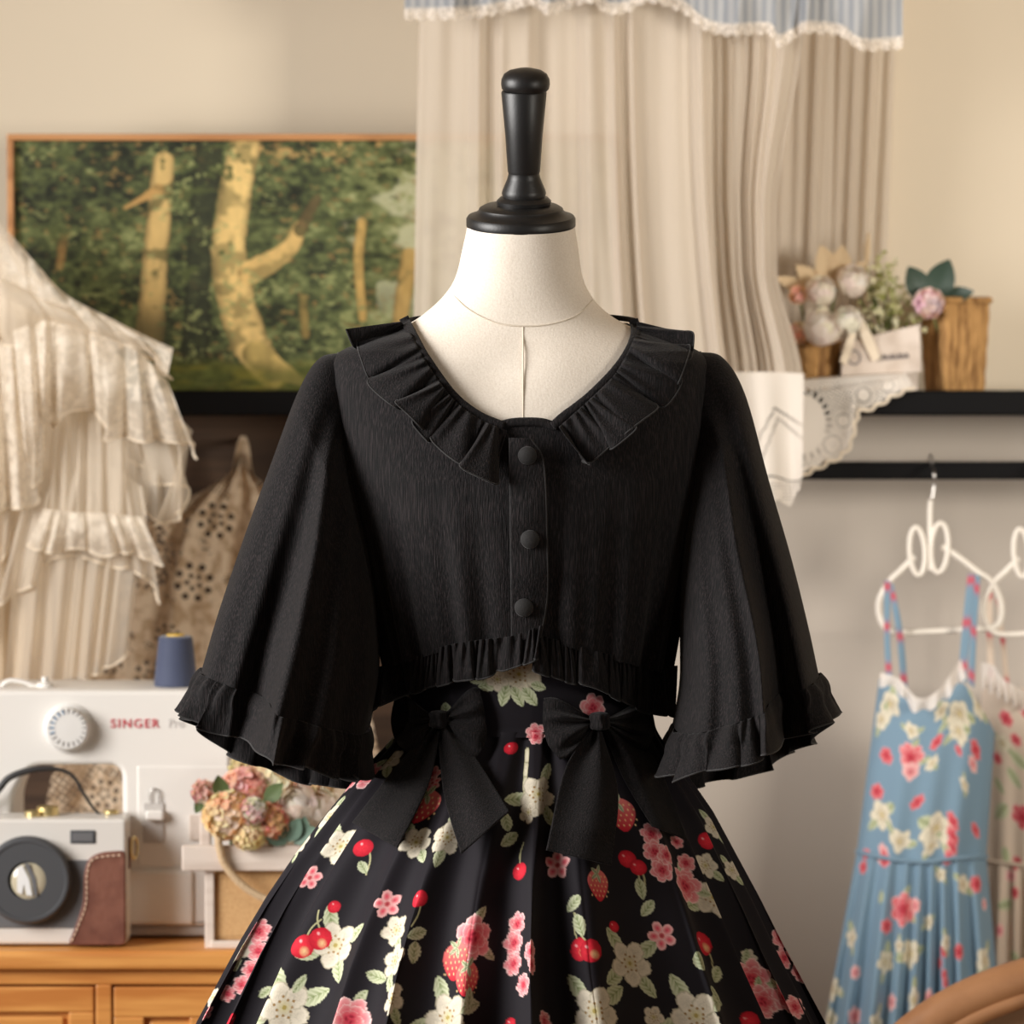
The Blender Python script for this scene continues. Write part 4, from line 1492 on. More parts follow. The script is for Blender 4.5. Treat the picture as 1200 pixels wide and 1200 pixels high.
def rose_flower(label, px, py, Y, R, col, seed, foot, group=None, name='rose_flower', open_=0.7):
    c = W(px, py, Y)
    root = thing(name, label, 'flower', c, group)
    b = Bunch()
    r = np.random.default_rng(seed)
    ax = np.array([0.3 * r.normal(), -0.62, 0.75])
    ax /= np.linalg.norm(ax)
    e1_ = np.cross(ax, [1, 0, 0.1])
    e1_ /= np.linalg.norm(e1_)
    e2_ = np.cross(ax, e1_)
    # overlapping cupped petals on shells that open outwards
    for ring_, (n, tilt, rad, hs) in enumerate(((3, 0.25, 0.50, 0.50), (4, 0.60, 0.66, 0.55), (5, 0.95, 0.82, 0.55), (6, 1.30, 0.96, 0.55), (6, 1.80, 1.0, 0.62))):
        for k in range(n):
            a = k * 2 * PI / n + ring_ * 0.8 + 0.2 * r.normal()
            tl_ = tilt * (0.75 + 0.35 * open_)
            u = np.linspace(-1, 1, 7)[:, None]
            v = np.linspace(-1, 1, 7)[None]
            tp_ = tl_ - u * hs * 0.9
            ap_ = a + v * hs * np.sqrt(np.clip(1.02 - u * u, 0, 1)) / max(math.sin(tl_), 0.45)
            lift = R * rad * (1 + 0.22 * open_ * np.clip(u, 0, 1) ** 2 + 0.05 * np.sin(v * 4 + k))
            D = ax * np.cos(tp_)[..., None] + (np.cos(ap_)[..., None] * e1_ + np.sin(ap_)[..., None] * e2_) * np.sin(tp_)[..., None]
            cc = np.array(col, float) + r.normal(0, 3, 3) - 5 * (4 - ring_) * 0.6
            b.add((c + D * lift[..., None]).reshape(-1, 3), grid_faces(7, 7), np.broadcast_to(S2L(np.clip(cc, 0, 255)), (49, 3)))
    b.build('bloom', M['petal'], root)
    stem_to(root, c + np.array([0, 0.01, 0]), foot)
    return root


# ------------------------------------------------------------------ flower baskets on the shelf
zt = zs1
YB = 1.385


def woven(name, label, x0, x1, ytop, ybot, Y, dep, taper, n_corner, seed, label_cat='basket'):
    a, b_ = W(x0, ytop, Y)[0], W(x1, ytop, Y)[0]
    cxx, rr = (a + b_) / 2, (b_ - a) / 2
    ztop = W(x0, ytop, Y)[2]
    root = thing(name, label, label_cat, (cxx, Y, zt))
    n, k = 60, 96
    t = np.linspace(0, 1, n)[:, None]
    an = np.linspace(0, 2 * PI, k, endpoint=False)[None]
    sec = 1.0 / np.maximum.reduce([np.abs(np.cos(an - q)) for q in np.linspace(0, PI, n_corner, endpoint=False) + 0.42]) if n_corner else 1 + 0 * an
    sec = sec / sec.max()
    rad = (taper + (1 - taper) * t) * sec * (1 + 0.014 * np.sin(an * 30) + 0.012 * np.sin(t * 9 * PI + 3 * np.sin(an * 3)))
    X_ = cxx + rr * rad * np.cos(an)
    Y_ = Y + dep * rad * np.sin(an)
    Z_ = zt + 0.001 + (ztop - zt - 0.001) * t + 0 * an
    grid('woven_side', np.stack([X_, Y_, Z_], -1), M['wicker'], root, cv=True, thick=0.003)
    rp = np.stack([X_[-1], Y_[-1], Z_[-1]], -1)
    tube('rim', rp, 0.005, M['wicker'], root, 8, closed=True)
    bt_ = np.stack([X_[0], Y_[0], Z_[0] + 0.002], -1)
    mesh('base', bt_, [tuple(range(k))], M['wicker'], root)
    return root, cxx, ztop


bk1, bx1, bz1 = woven('woven_basket', 'large angular brown woven basket with dark green leaves at the right end of the shelf', 1078, 1160, 352, 458, YB, 0.048, 0.84, 2, 1)
bk2, bx2, bz2 = woven('woven_pot', 'small brown woven pot under the white roses beside the curtain', 936, 984, 402, 452, YB, 0.026, 0.86, 0, 2, 'pot')
zb_ = zt + 0.004
sgn = thing('sign_box', 'whitewashed wooden box with faded grey lettering between the two woven pots', 'box', W(1035, 440, YB))
a0 = plate('box_front', [(986, 402), (1078, 380), (1080, 436), (986, 443)], YB - 0.05, 0.008, M['sign'], sgn, 0.001)
sa_, sb_ = W(988, 405, YB - 0.04), W(1076, 440, YB - 0.04)
box('box_body', np.array([sa_[0], YB - 0.0415, zb_]), np.array([sb_[0], YB + 0.03, sa_[2] - 0.006]), M['sign'], sgn, 0.002)
el = np.stack([1001 + 7 * np.cos(np.linspace(0, 2 * PI, 30, endpoint=False)), 419 + 8 * np.sin(np.linspace(0, 2 * PI, 30, endpoint=False))], -1)
tube('emblem', W(el[:, 0], el[:, 1], YB - 0.0505), 0.0012, M['sign_ink'], a0, 6, closed=True)
parts = []
for k in range(9):
    x = 1026 + k * 4.4
    y = 419.5 - k * 0.35
    z_ = np.array([(x, y + 3), (x + 0.6, y - 3), (x + 2.2, y + (2 if k % 2 else -2)), (x + 2.8, y + 3)], float)
    parts.append(tube_mesh(W(z_[:, 0], z_[:, 1], YB - 0.0505), 0.0010, 6))
V_, F_ = join(parts)
mesh('lettering', V_, F_, M['sign_ink'], a0)
ft1, ft2 = np.array([bx1, YB, zt + 0.02]), np.array([bx2, YB, zt + 0.02])
ft3 = np.array([W(1035, 400, YB)[0], YB, sa_[2] - 0.004])
rose_flower('white rose at the upper left of the shelf bouquet, above the woven pot', 962, 341, YB - 0.045, 0.019, (250, 242, 230), 1, ft2, open_=0.55)
rose_flower('tall white rose beside the pale green sprig', 1000, 330, YB - 0.035, 0.021, (250, 242, 230), 2, ft3, open_=0.5)
rose_flower('large open white rose hanging over the woven pot', 964, 384, YB - 0.06, 0.024, (250, 243, 232), 3, ft2, open_=0.95)
rose_flower('white rosebud beside the open white rose, above the sign box', 994, 376, YB - 0.062, 0.018, (250, 244, 234), 4, ft3, open_=0.45)
for q, (x, y, R_, lb) in enumerate(((936, 345, 0.011, 'small orange flower highest at the left edge of the shelf bouquet'), (935, 390, 0.012, 'small orange flower beside the curtain, level with the rim of the woven pot'))):
    hydrangea(lb, x, y, YB - 0.03, R_, [(252, 204, 172), (252, 216, 190)], 20 + q, ft2, name='orange_flower', npet=14, fs=0.7)
hydrangea('dusty pink flower on the rim of the large woven basket', 1089, 355, YB - 0.055, 0.016, [(244, 214, 202), (248, 222, 212), (234, 198, 188)], 25, ft1, name='pink_flower', npet=22, fs=0.75)
# pale green sprig: many florets on thin twigs
c_ = W(1040, 352, YB - 0.03)
sprig = thing('blossom_sprig', 'pale green sprig of tiny blossoms in the middle of the shelf bouquet', 'sprig', c_)
b = Bunch()
r_ = np.random.default_rng(3)
tw = []
for k in range(150):
    f = r_.random()
    x = 1036 + r_.normal(0, 14) * (0.45 + f) + 10 * f
    y = 302 + 82 * f ** 0.8 + r_.normal(0, 5)
    p = W(x, y, YB - 0.03 + r_.normal(0, 0.014))
    cc = np.array([(222, 218, 178), (196, 196, 140), (160, 164, 92), (230, 226, 196)][r_.integers(4)], float)
    for j in range(4):
        dd = r_.normal(0, 1, 3)
        b.petal(p, dd, r_.normal(0, 1, 3), 0.0058, 0.0026, 0.1, cc, 0.2)
    if k % 7 == 0:
        tw.append(tube_mesh(np.stack([p, (p + ft3) / 2 + np.array([0, -0.004, 0.006]), ft3]), 0.0009, 5))
b.build('blossoms', M['petal'], sprig)
V_, F_ = join(tw)
mesh('twigs', V_, F_, M['stem'], sprig)
# dried leaf and thin grass head behind the roses
dl = thing('dried_leaf', 'tan dried leaf fan standing behind the white roses', 'dried plant', W(976, 330, YB))
for (dx, dz, L, w, x0_, y0_) in ((-0.35, 1, 0.060, 0.016, 978, 338), (0.1, 1, 0.055, 0.015, 982, 336), (-0.9, 0.75, 0.050, 0.012, 966, 340), (0.75, 0.8, 0.045, 0.011, 988, 336), (-0.9, 0.3, 0.050, 0.009, 950, 340)):
    leaf_blade('leaf', dl, W(x0_, y0_, YB - 0.01), (dx, -0.1, dz), (0, -1, 0.2), L, w, M['dried'], 0.25)
stem_to(dl, W(980, 337, YB - 0.01), ft2)
gr = thing('grass_spike', 'thin tan grass spike rising between dried leaf and green sprig', 'dried plant', W(1016, 330, YB))
gp = resample([(1014, 360), (1015, 320), (1018, 272)], 20)
tube('stalk', W(gp[:, 0], gp[:, 1], YB - 0.005), 0.0012, M['dried'], gr, 6)
gp2 = resample([(1015.5, 312), (1016, 295), (1018, 272)], 14)
tube('seed_head', W(gp2[:, 0], gp2[:, 1], YB - 0.005), 0.0035 * np.sin(np.linspace(0.25, PI - 0.1, 14)) + 0.0008, M['dried'], gr, 8)
# dark leaves in the big basket
dk = thing('leafy_sprig', 'three dark green oval leaves standing in the large woven basket', 'sprig', W(1095, 350, YB))
for (x0_, y0_, dx, dz, L, w) in ((1086, 352, -0.62, 1.0, 0.052, 0.017), (1093, 350, 0.42, 1, 0.056, 0.019), (1100, 350, 1.0, 0.16, 0.047, 0.012)):
    leaf_blade('leaf', dk, W(x0_, y0_, YB - 0.03), (dx, -0.15, dz), (0, -1, 0.35), L, w, M['darkleaf'], 0.3)
stem_to(dk, W(1092, 352, YB - 0.028), ft1)
# ribbon on the sign
rb = thing('ribbon_tail', 'pale pink ribbon tails hanging over the front of the sign box', 'ribbon', W(1015, 385, YB - 0.055))
for A_, B_ in (([(1004, 372), (1010, 398), (1022, 424)], [(1010, 370), (1022, 394), (1032, 420)]), ([(996, 388), (990, 404), (984, 424)], [(1004, 390), (999, 408), (992, 428)])):
    PR, _, _ = sheet(A_, B_, 24, 6, lambda u, v, px, py: YB - 0.058 - 0.004 * np.sin(u * 6))
    grid('ribbon', PR, M['tulle_edge'], rb, thick=0.0006)

# ------------------------------------------------------------------ honey cabinet
YC = 0.73
zc = W(100, 1113, YC)[2]
cab = thing('pine_cabinet', 'honey-coloured pine cabinet with panelled doors carrying the sewing machine', 'cabinet', (-0.42, 0.95, 0))
cxl, cxr = W(-110, 1150, YC)[0], W(470, 1150, YC)[0]
ptop = box('cabinet_top', np.array([cxl - 0.01, YC - 0.012, W(0, 1136, YC)[2]]), np.array([cxr + 0.01, 1.28, zc]), M['honey'], cab, 0.006, 3)
zr_ = W(0, 1154, YC)[2]
box('carcass', np.array([cxl, YC + 0.012, 0.06]), np.array([cxr, 1.26, W(0, 1136, YC)[2]]), M['honey'], cab, 0.003)
box('top_rail', np.array([cxl, YC, zr_]), np.array([cxr, YC + 0.016, W(0, 1137, YC)[2]]), M['honey'], cab, 0.002)
for x0_, x1_ in ((112, 131), (-112, -95), (452, 470)):
    box('stile', np.array([W(x0_, 1150, YC)[0], YC, 0.08]), np.array([W(x1_, 1150, YC)[0], YC + 0.016, zr_]), M['honey'], cab, 0.002)
for x0_, x1_ in ((-93, 111), (132, 450)):
    xa, xb = W(x0_, 1150, YC)[0] + 0.001, W(x1_, 1150, YC)[0] - 0.001
    zt_, zb2 = zr_ - 0.003, 0.1
    rw = 0.030 if x0_ < 0 else 0.036
    d_ = box('door', np.array([xa, YC + 0.010, zb2]), np.array([xb, YC + 0.0118, zt_]), M['honey'], cab, 0)
    box('door_rail', np.array([xa, YC + 0.001, zt_ - rw]), np.array([xb, YC + 0.0105, zt_]), M['honey'], d_, 0.002)
    box('door_rail', np.array([xa, YC + 0.001, zb2]), np.array([xb, YC + 0.0105, zb2 + rw]), M['honey'], d_, 0.002)
    box('door_stile', np.array([xa, YC + 0.001, zb2 + rw]), np.array([xa + rw, YC + 0.0105, zt_ - rw]), M['honey'], d_, 0.002)
    box('door_stile', np.array([xb - rw, YC + 0.001, zb2 + rw]), np.array([xb, YC + 0.0105, zt_ - rw]), M['honey'], d_, 0.002)
    box('door_panel', np.array([xa + rw + 0.006, YC + 0.005, zb2 + rw + 0.006]), np.array([xb - rw - 0.006, YC + 0.0102, zt_ - rw - 0.006]), M['honey'], d_, 0.004)
    if x0_ > 0:
        for q in range(1, 4):
            xm = xa + rw + (xb - xa - 2 * rw) * q / 4
            box('door_slat', np.array([xm - 0.008, YC + 0.002, zb2 + rw]), np.array([xm + 0.008, YC + 0.0104, zt_ - rw]), M['honey'], d_, 0.002)
box('plinth', np.array([cxl + 0.01, YC + 0.03, 0]), np.array([cxr - 0.01, 1.24, 0.065]), M['honey'], cab, 0.002)

# ------------------------------------------------------------------ sewing machine
YM = Yat(1100.2, zc)
sew = thing('sewing_machine', 'white domestic sewing machine with stitch dial and red lettering', 'sewing machine', (W(100, 1097, YM)[0], YM + 0.07, zc))
outl = rounded([(-95, 809), (272, 809), (272, 1086), (-95, 1086)], 5, 5)
hole = rounded([(34, 897), (143, 896), (144, 1018), (14, 1018), (14, 935)], 16, 7)
bodym = plate('machine_body', outl, YM, 0.15, M['white_plastic'], sew, 0.006, [hole])
pbox('base_plate', -90, 1086, 268, 1097, YM + 0.004, 0.14, M['grey_plastic'], sew, 0.003)
for fx_ in (-80, 240):
    pbox('foot', fx_, 1095, fx_ + 18, 1099.5, YM + 0.012, 0.02, M['foot_rubber'], sew, 0.002)
# free-arm bed, standing a little proud, with its seam line
pbox('bed_cover', 8, 1020, 226, 1084, YM - 0.006, 0.10, M['white_plastic'], sew, 0.004)
pbox('column_panel', 160, 897, 271, 1016, YM - 0.0012, 0.02, M['white_plastic'], sew, 0.003)
rot_x = Euler((PI / 2, 0, 0)).to_matrix().to_4x4()
sm_ = 1 / 980.0
dial = lathe('stitch_dial', [(0.0005, 0), (29 * sm_, 0), (29 * sm_, 0.004), (26 * sm_, 0.006), (25 * sm_, 0.016), (23 * sm_, 0.019), (0.0005, 0.0195)], W(80, 853, YM), M['dial_plastic'], sew, 60, rot_x)
tb, td = [], []
for k in range(20):
    a = 2 * PI * k / 20
    q0, q1 = 17, 22.5
    pth = np.array([(80 + q * math.sin(a), 853 - q * math.cos(a)) for q in (q0, q1)])
    (tb if k in (14, 15, 16, 17, 18, 19) else td).append(tube_mesh(W(pth[:, 0], pth[:, 1], YM - 0.0195), 0.0012 if k > 13 else 0.0007, 6))
V_, F_ = join(tb)
mesh('stitch_marks', V_, F_, M['blue_ink'], dial)
V_, F_ = join(td)
mesh('stitch_ticks', V_, F_, M['dark_ink'], dial)
text_mesh('brand_lettering', 'SINGER', 130, 842.5, 187, 853, YM - 0.0002, M['red_ink'], sew, 0.0008, 1.22)
text_mesh('model_lettering', 'Pro', 198, 842, 216, 853, YM - 0.0002, M['grey_ink'], sew, 0.0006, 1.1)
slot = pbox('reverse_slot', 168, 941, 192, 988, YM - 0.0035, 0.004, M['grey_plastic'], sew, 0.001)
pbox('reverse_lever', 170, 950, 192, 962, YM - 0.014, 0.012, M['white_plastic'], slot, 0.003)
wl = resample([(176, 941), (176, 928), (181, 924), (186, 928), (186, 941)], 30)
tube('thread_guide', W(wl[:, 0], wl[:, 1], YM - 0.004), 0.0009, M['steel'], sew, 6)
pbox('thread_cutter', 222, 955, 240, 985, YM - 0.004, 0.004, M['sign'], sew, 0.001)
pp_ = resample([(0, 806), (10, 798), (26, 799), (46, 806)], 24)
tube('bobbin_guide', W(pp_[:, 0], pp_[:, 1], YM + 0.05), 0.003, M['white_plastic'], sew, 8)
lathe('bobbin_winder', [(0.0005, 0), (0.010, 0), (0.010, 0.004), (0.004, 0.006), (0.004, 0.012), (0.0005, 0.012)], (W(48, 808, YM)[0], YM + 0.05, W(48, 808, YM)[2] - 0.001), M['white_plastic'], sew, 24)

zm = W(200, 809, YM)[2]
yth = YM + 0.06
cx_ = W(206, 800, yth)[0]
zct = W(206, 745, yth)[2]
cone = thing('thread_cone', 'slate-blue cone of sewing thread standing on the white machine', 'thread cone', (cx_, yth, zm))
hh = zct - zm
tp = [(0.0005, 0.0005), (24 * sm_ * 1.06, 0.0005), (24.5 * sm_ * 1.06, 0.004)] + [(sm_ * 1.06 * (24.3 - 5.4 * q), 0.004 + (hh - 0.006) * q) for q in np.linspace(0.05, 1, 16)] + [(17 * sm_, hh), (0.0005, hh)]
lathe('thread_winding', tp, (cx_, yth, zm), M['thread'], cone, 48)
lathe('cone_core', [(0.0005, hh - 0.001), (11 * sm_, hh - 0.001), (10 * sm_, hh + 0.002), (6 * sm_, hh + 0.002), (0.0005, hh + 0.001)], (cx_, yth, zm), M['yellow'], cone, 32)

# ------------------------------------------------------------------ retro camera
YR = Yat(1110, zc)
zcam = W(50, 1110, YR)[2]
rc = thing('retro_camera', 'cream and grey retro camera with brown leather grip on the cabinet', 'camera', (W(40, 1100, YR)[0], YR + 0.035, zc))
body_c = box('camera_body', np.array([W(-95, 1000, YR)[0], YR, zc + 0.003]), np.array([W(148, 1000, YR)[0], YR + 0.070, W(50, 960, YR)[2]]), M['cam_white'], rc, 0.004, 3)
for fx_ in (-80, 120):
    box('foot', np.array([W(fx_, 1100, YR)[0], YR + 0.01, zc]), np.array([W(fx_ + 14, 1100, YR)[0], YR + 0.06, zc + 0.004]), M['foot_rubber'], rc, 0.001)
pbox('grey_band', -94, 1008, 146, 1088, YR - 0.0012, 0.004, M['cam_grey'], rc, 0.001)
grip = plate('leather_grip', rounded([(79, 1108), (90, 1080), (97, 1058), (98, 1024), (103, 1006), (118, 999), (147, 997), (147.5, 1108)], 7, 4), YR - 0.006, 0.008, M['leather'], rc, 0.002)
stl = resample([(84, 1103), (94, 1080), (101, 1058), (102, 1026), (107, 1009), (120, 1004), (143, 1002)], 64)
parts = []
for k in range(0, 62, 3):
    seg_ = W(stl[k:k + 3, 0], stl[k:k + 3, 1], YR - 0.0064)
    parts.append(tube_mesh(seg_, 0.0009, 6))
V_, F_ = join(parts)
mesh('stitching', V_, F_, M['stitch'], grip)
vf = pbox('viewfinder', 82, 973, 112, 989, YR - 0.0015, 0.004, M['cam_dark'], rc, 0.0015)
pbox('viewfinder_glass', 85, 976, 109, 986, YR - 0.002, 0.002, M['cam_grey'], vf, 0.0005)
lc = W(33, 1030, YR)
lens = lathe('lens_barrel', [(0.0005, 0), (50 * sm_, 0), (51 * sm_, 0.004), (51 * sm_, 0.014), (48 * sm_, 0.017), (45 * sm_, 0.0172), (44 * sm_, 0.0160), (22 * sm_, 0.0160), (21.6 * sm_, 0.012), (0.0005, 0.012)], lc, M['cam_dark'], rc, 72, rot_x)
gl = lathe('lens_glass', [(0.0005, 0.0138), (21.5 * sm_, 0.0138), (20 * sm_, 0.0152), (12 * sm_, 0.0168), (0.0005, 0.0172)], W(36, 1031, YR), M['lens'], lens, 48, rot_x)
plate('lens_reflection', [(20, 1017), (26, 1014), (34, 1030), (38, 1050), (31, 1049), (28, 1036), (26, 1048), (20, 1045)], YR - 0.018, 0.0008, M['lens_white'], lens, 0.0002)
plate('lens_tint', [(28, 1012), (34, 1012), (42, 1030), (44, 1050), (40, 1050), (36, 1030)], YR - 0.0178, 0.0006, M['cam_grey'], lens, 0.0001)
lathe('shutter_button', [(0.0005, 0), (10 * sm_, 0), (10 * sm_, 0.006), (8 * sm_, 0.007), (0.0005, 0.007)], (W(36, 960, YR)[0], YR + 0.03, W(36, 960, YR)[2]), M['brass'], rc, 28)
lathe('film_dial', [(0.0005, 0), (13 * sm_, 0), (13 * sm_, 0.010), (11 * sm_, 0.011), (0.0005, 0.011)], (W(52, 960, YR)[0], YR + 0.042, W(52, 960, YR)[2]), M['brass'], rc, 40)
sx1 = W(148, 1000, YR)[0]
lg = pbox('strap_lug', 148, 982, 152, 1018, YR + 0.028, 0.016, M['leather'], rc, 0.001)
rng_ = np.linspace(0, 2 * PI, 30, endpoint=False)
tube('lug_ring', np.stack([sx1 + 0.007 + 0.003 * np.cos(rng_), YR + 0.034 + 0.008 * np.cos(rng_), W(150, 998, YR)[2] + 0.013 * np.sin(rng_)], -1), 0.0016, M['brass'], rc, 8, closed=True)
st = resample([(-70, 960), (-30, 945), (-6, 930), (10, 912), (34, 903), (62, 901), (84, 908), (98, 930), (112, 950), (124, 957), (138, 958)], 80)
tube('neck_strap', W(st[:, 0], st[:, 1], YR + 0.056), np.interp(np.linspace(0, 1, 80), [0, 0.5, 0.65, 1], [0.0042, 0.0042, 0.0022, 0.0018]), M['strap'], rc, 8)
lathe('strap_button', [(0.0005, 0), (9 * sm_, 0), (9 * sm_, 0.004), (0.0005, 0.005)], (W(126, 958, YR)[0], YR + 0.05, W(126, 959, YR)[2]), M['brass'], rc, 24)

# ------------------------------------------------------------------ whitewashed crate with flowers
YK = Yat(1112.5, zc) + 0.002
cr = thing('flower_crate', 'whitewashed wooden crate with burlap lining and rope handle beside the machine', 'crate', (W(330, 1110, YK)[0], YK + 0.05, zc))
dK = 0.055
for x0_ in (240, 420):
    for dd in (0, dK - 0.010):
        pbox('corner_post', x0_, 1000, x0_ + 11, 1111.6 - 8 * (dd > 0), YK + 0.004 + dd, 0.010, M['whitewash'], cr, 0.0015)
pbox('top_slat', 213, 991, 450, 1021, YK - 0.006, 0.010, M['whitewash'], cr, 0.002)
pbox('back_slat', 225, 991, 450, 1021, YK + dK + 0.006, 0.008, M['whitewash'], cr, 0.002)
pbox('bottom_slat', 246, 1103, 430, 1112, YK + 0.001, 0.012, M['whitewash'], cr, 0.002)
hp = pbox('handle_post', 234, 944, 247, 1000, YK + 0.026, 0.012, M['whitewash'], cr, 0.002)
bur = rounded([(249, 1020), (426, 1020), (426, 1104), (252, 1104), (248, 1095), (250, 1060)], 7, 5)
plate('burlap_lining', bur, YK + 0.010, 0.045, M['burlap'], cr, 0.008)
rp_ = resample([(256, 978), (257, 992), (264, 1014), (285, 1038), (312, 1054), (345, 1064), (380, 1050), (410, 1015), (418, 985)], 120)
tube('rope_handle', W(rp_[:, 0], rp_[:, 1], YK - 0.013), 0.0047 + 0.0003 * np.sin(np.linspace(0, 260, 120)), M['rope'], cr, 10)
fb = lambda x: np.array([W(x, 1030, YK)[0], YK + 0.03, W(x, 1019, YK)[2]])
G = 'flowers in the whitewashed crate'
hydrangea('yellow-peach hydrangea head low over the rope handle of the crate', 268, 955, YK - 0.005, 0.029, [(255, 224, 178), (252, 210, 158), (255, 234, 204)], 1, fb(270))
hydrangea('coral-pink hydrangea head in the middle of the crate bouquet', 287, 927, YK + 0.020, 0.028, [(255, 190, 170), (255, 206, 184), (255, 216, 198)], 2, fb(290))
hydrangea('cream-peach hydrangea head highest in the crate bouquet', 322, 912, YK + 0.035, 0.029, [(255, 234, 204), (255, 242, 218), (255, 224, 190)], 3, fb(312))
hydrangea('orange-pink hydrangea head at the crate front beside the skirt', 314, 963, YK - 0.002, 0.023, [(250, 186, 154), (252, 204, 166), (244, 172, 150)], 4, fb(314))
hydrangea('small white and pink blossom cluster between coral and orange heads', 297, 950, YK - 0.022, 0.015, [(244, 234, 224), (238, 192, 188), (214, 216, 180)], 5, fb(297), name='blossom_cluster', npet=40, fs=0.5)
hydrangea('tan hydrangea head low between yellow and orange heads', 292, 977, YK - 0.012, 0.019, [(255, 226, 184), (255, 232, 194)], 6, fb(292))
hydrangea('tan-orange hydrangea head behind the white rose and black cuff', 366, 918, YK + 0.045, 0.024, [(236, 194, 152), (240, 206, 170)], 7, fb(360))
rose_flower('white rose in the crate between cream hydrangea and skirt', 349, 944, YK + 0.012, 0.024, (248, 238, 224), 8, fb(345), open_=0.6)
rose_flower('white rose half hidden behind the skirt in the crate', 374, 948, YK + 0.02, 0.024, (246, 234, 220), 9, fb(372), open_=0.7)


def bud(label, px, py, Y, cols, foot, seed):
    root = hydrangea(label, px, py, Y, 0.013, cols, seed, foot, name='rosebud', npet=20, fs=0.7)
    c = W(px, py, Y)
    for (dx, dz, L) in ((-0.5, -1, 0.024), (0.8, -0.6, 0.028), (0.2, -1, 0.030), (0.9, 0.2, 0.020)):
        leaf_blade('leaf', root, c + np.array([0, 0, -0.004]), (dx, -0.2, dz), (0, -1, 0.3), L, 0.007, M['leaf'])
    return root


bud('pink and cream rosebud with green leaves at the left of the crate bouquet', 240, 928, YK + 0.0, [(226, 158, 152), (240, 220, 190), (242, 216, 196)], fb(262), 11)
bud('pale cream rosebud with green leaves above the coral hydrangea', 284, 900, YK + 0.04, [(226, 210, 166), (220, 200, 150)], fb(292), 12)
gl_ = thing('leaf_sprig', 'blue-green leaves at the crate rim beside the floral skirt', 'sprig', W(335, 985, YK))
for k, (x, y, dx, dz) in enumerate(((330, 986, -0.4, 1), (338, 986, 0.5, 1), (345, 988, 0.9, 0.7), (336, 988, -0.9, 0.5), (352, 986, 0.2, 1), (300, 990, 0.3, 0.8), (310, 940, 0.8, 0.8), (262, 938, -0.2, 1))):
    leaf_blade('leaf', gl_, W(x, y, YK - 0.005), (dx, -0.3, dz), (0, -1, 0.3), 0.034, 0.010, M['teal_leaf'] if k < 6 else M['leaf'])

# ------------------------------------------------------------------ filet lace cloth behind the machine
YL = 1.40
vq_ = np.linspace(0, 1, 460)[None, :]
uq_ = np.linspace(-1, 1, 460)[:, None]
ly = 511 + 569 * vq_ + 0 * uq_
half = np.interp(vq_, [0, .012, .035, .055, .075, .10, .16, 1], [3, 7, 11, 17, 46, 78, 130, 230])
lx = 285 - 30 * smooth(0, 0.3, vq_) + uq_ * half
ly = ly + 26 * np.abs(uq_) ** 1.5 * smooth(0.0, 0.07, vq_) * smooth(0.5, 0.1, vq_)
PLc = W(lx, ly, YL + 0.014 * np.sin(uq_ * 9 + 3 * vq_) * smooth(0, 0.25, vq_) + 0.006 * np.sin(uq_ * 23) * smooth(0.02, 0.06, vq_))
lpx, lpy = lx, ly
ra = lpx * 0.82 + lpy * 0.57
rb_ = -lpx * 0.57 + lpy * 0.82
netd = np.maximum(np.abs(np.sin(ra * PI / 7.0)), np.abs(np.sin(rb_ * PI / 7.0)))
nets = np.maximum(np.abs(np.sin(ra * PI / 4.2)), np.abs(np.sin(rb_ * PI / 4.2)))
dense = fbm(lpx / 44, lpy / 40, 77, 3)
zone = smooth(0.46, 0.54, dense)
op = (1 - zone) * (0.25 + 0.6 * smooth(0.45, 0.75, fbm(lpx / 3.2, lpy / 3.2, 15, 2))) + zone * 0.06
op = np.where(lpy > 885, smooth(0.99, 0.78, netd) * (0.85 - 0.5 * zone), op)
op = np.where((lpy < 600) & (lpx < 275), 0.30 + 0.35 * smooth(0.9, 0.7, nets), op)
op = np.where((np.abs(lpx - 286) < 13 + 8 * smooth(530, 640, lpy)) & (lpy < 640), 0.04, op)
for (mx_, my_, mr) in ((253, 610, 30), (227, 682, 32), (122, 930, 24), (316, 640, 26), (176, 792, 26), (196, 745, 20)):
    dxm, dym = lpx - mx_, lpy - my_
    qa, qb = dxm * 0.85 + dym * 0.5, -dxm * 0.5 + dym * 0.85
    op = np.where(np.maximum(np.abs(qa), np.abs(qb)) < mr * 0.86, 0.0, op)
    for k in range(13):
        a = k * 2 * PI / 8 if k < 8 else k * 2 * PI / 5
        rr = mr * 0.60 if k < 8 else mr * 0.24
        op = np.where(np.hypot(qa - rr * math.cos(a), qb - rr * math.sin(a)) < mr * (0.125 if k < 8 else 0.09), 1.0, op)
lcth = thing('crochet_drape', 'beige filet lace cloth hung from one point behind the thread cone', 'lace cloth', W(285, 515, YL))
grid('cloth', PLc, M['crochet'], lcth, openv=op)
lathe('peg', [(0.0005, 0), (0.004, 0), (0.004, 0.09), (0.0005, 0.09)], W(286, 516, YL + 0.092), M['brownboard'], lcth, 12, rot_x)

# ------------------------------------------------------------------ tiered lace gown at the left
gown = thing('tiered_gown', 'cream tulle gown with tiered lace ruffles hanging at the left above the machine', 'dress', W(40, 300, 1.12))


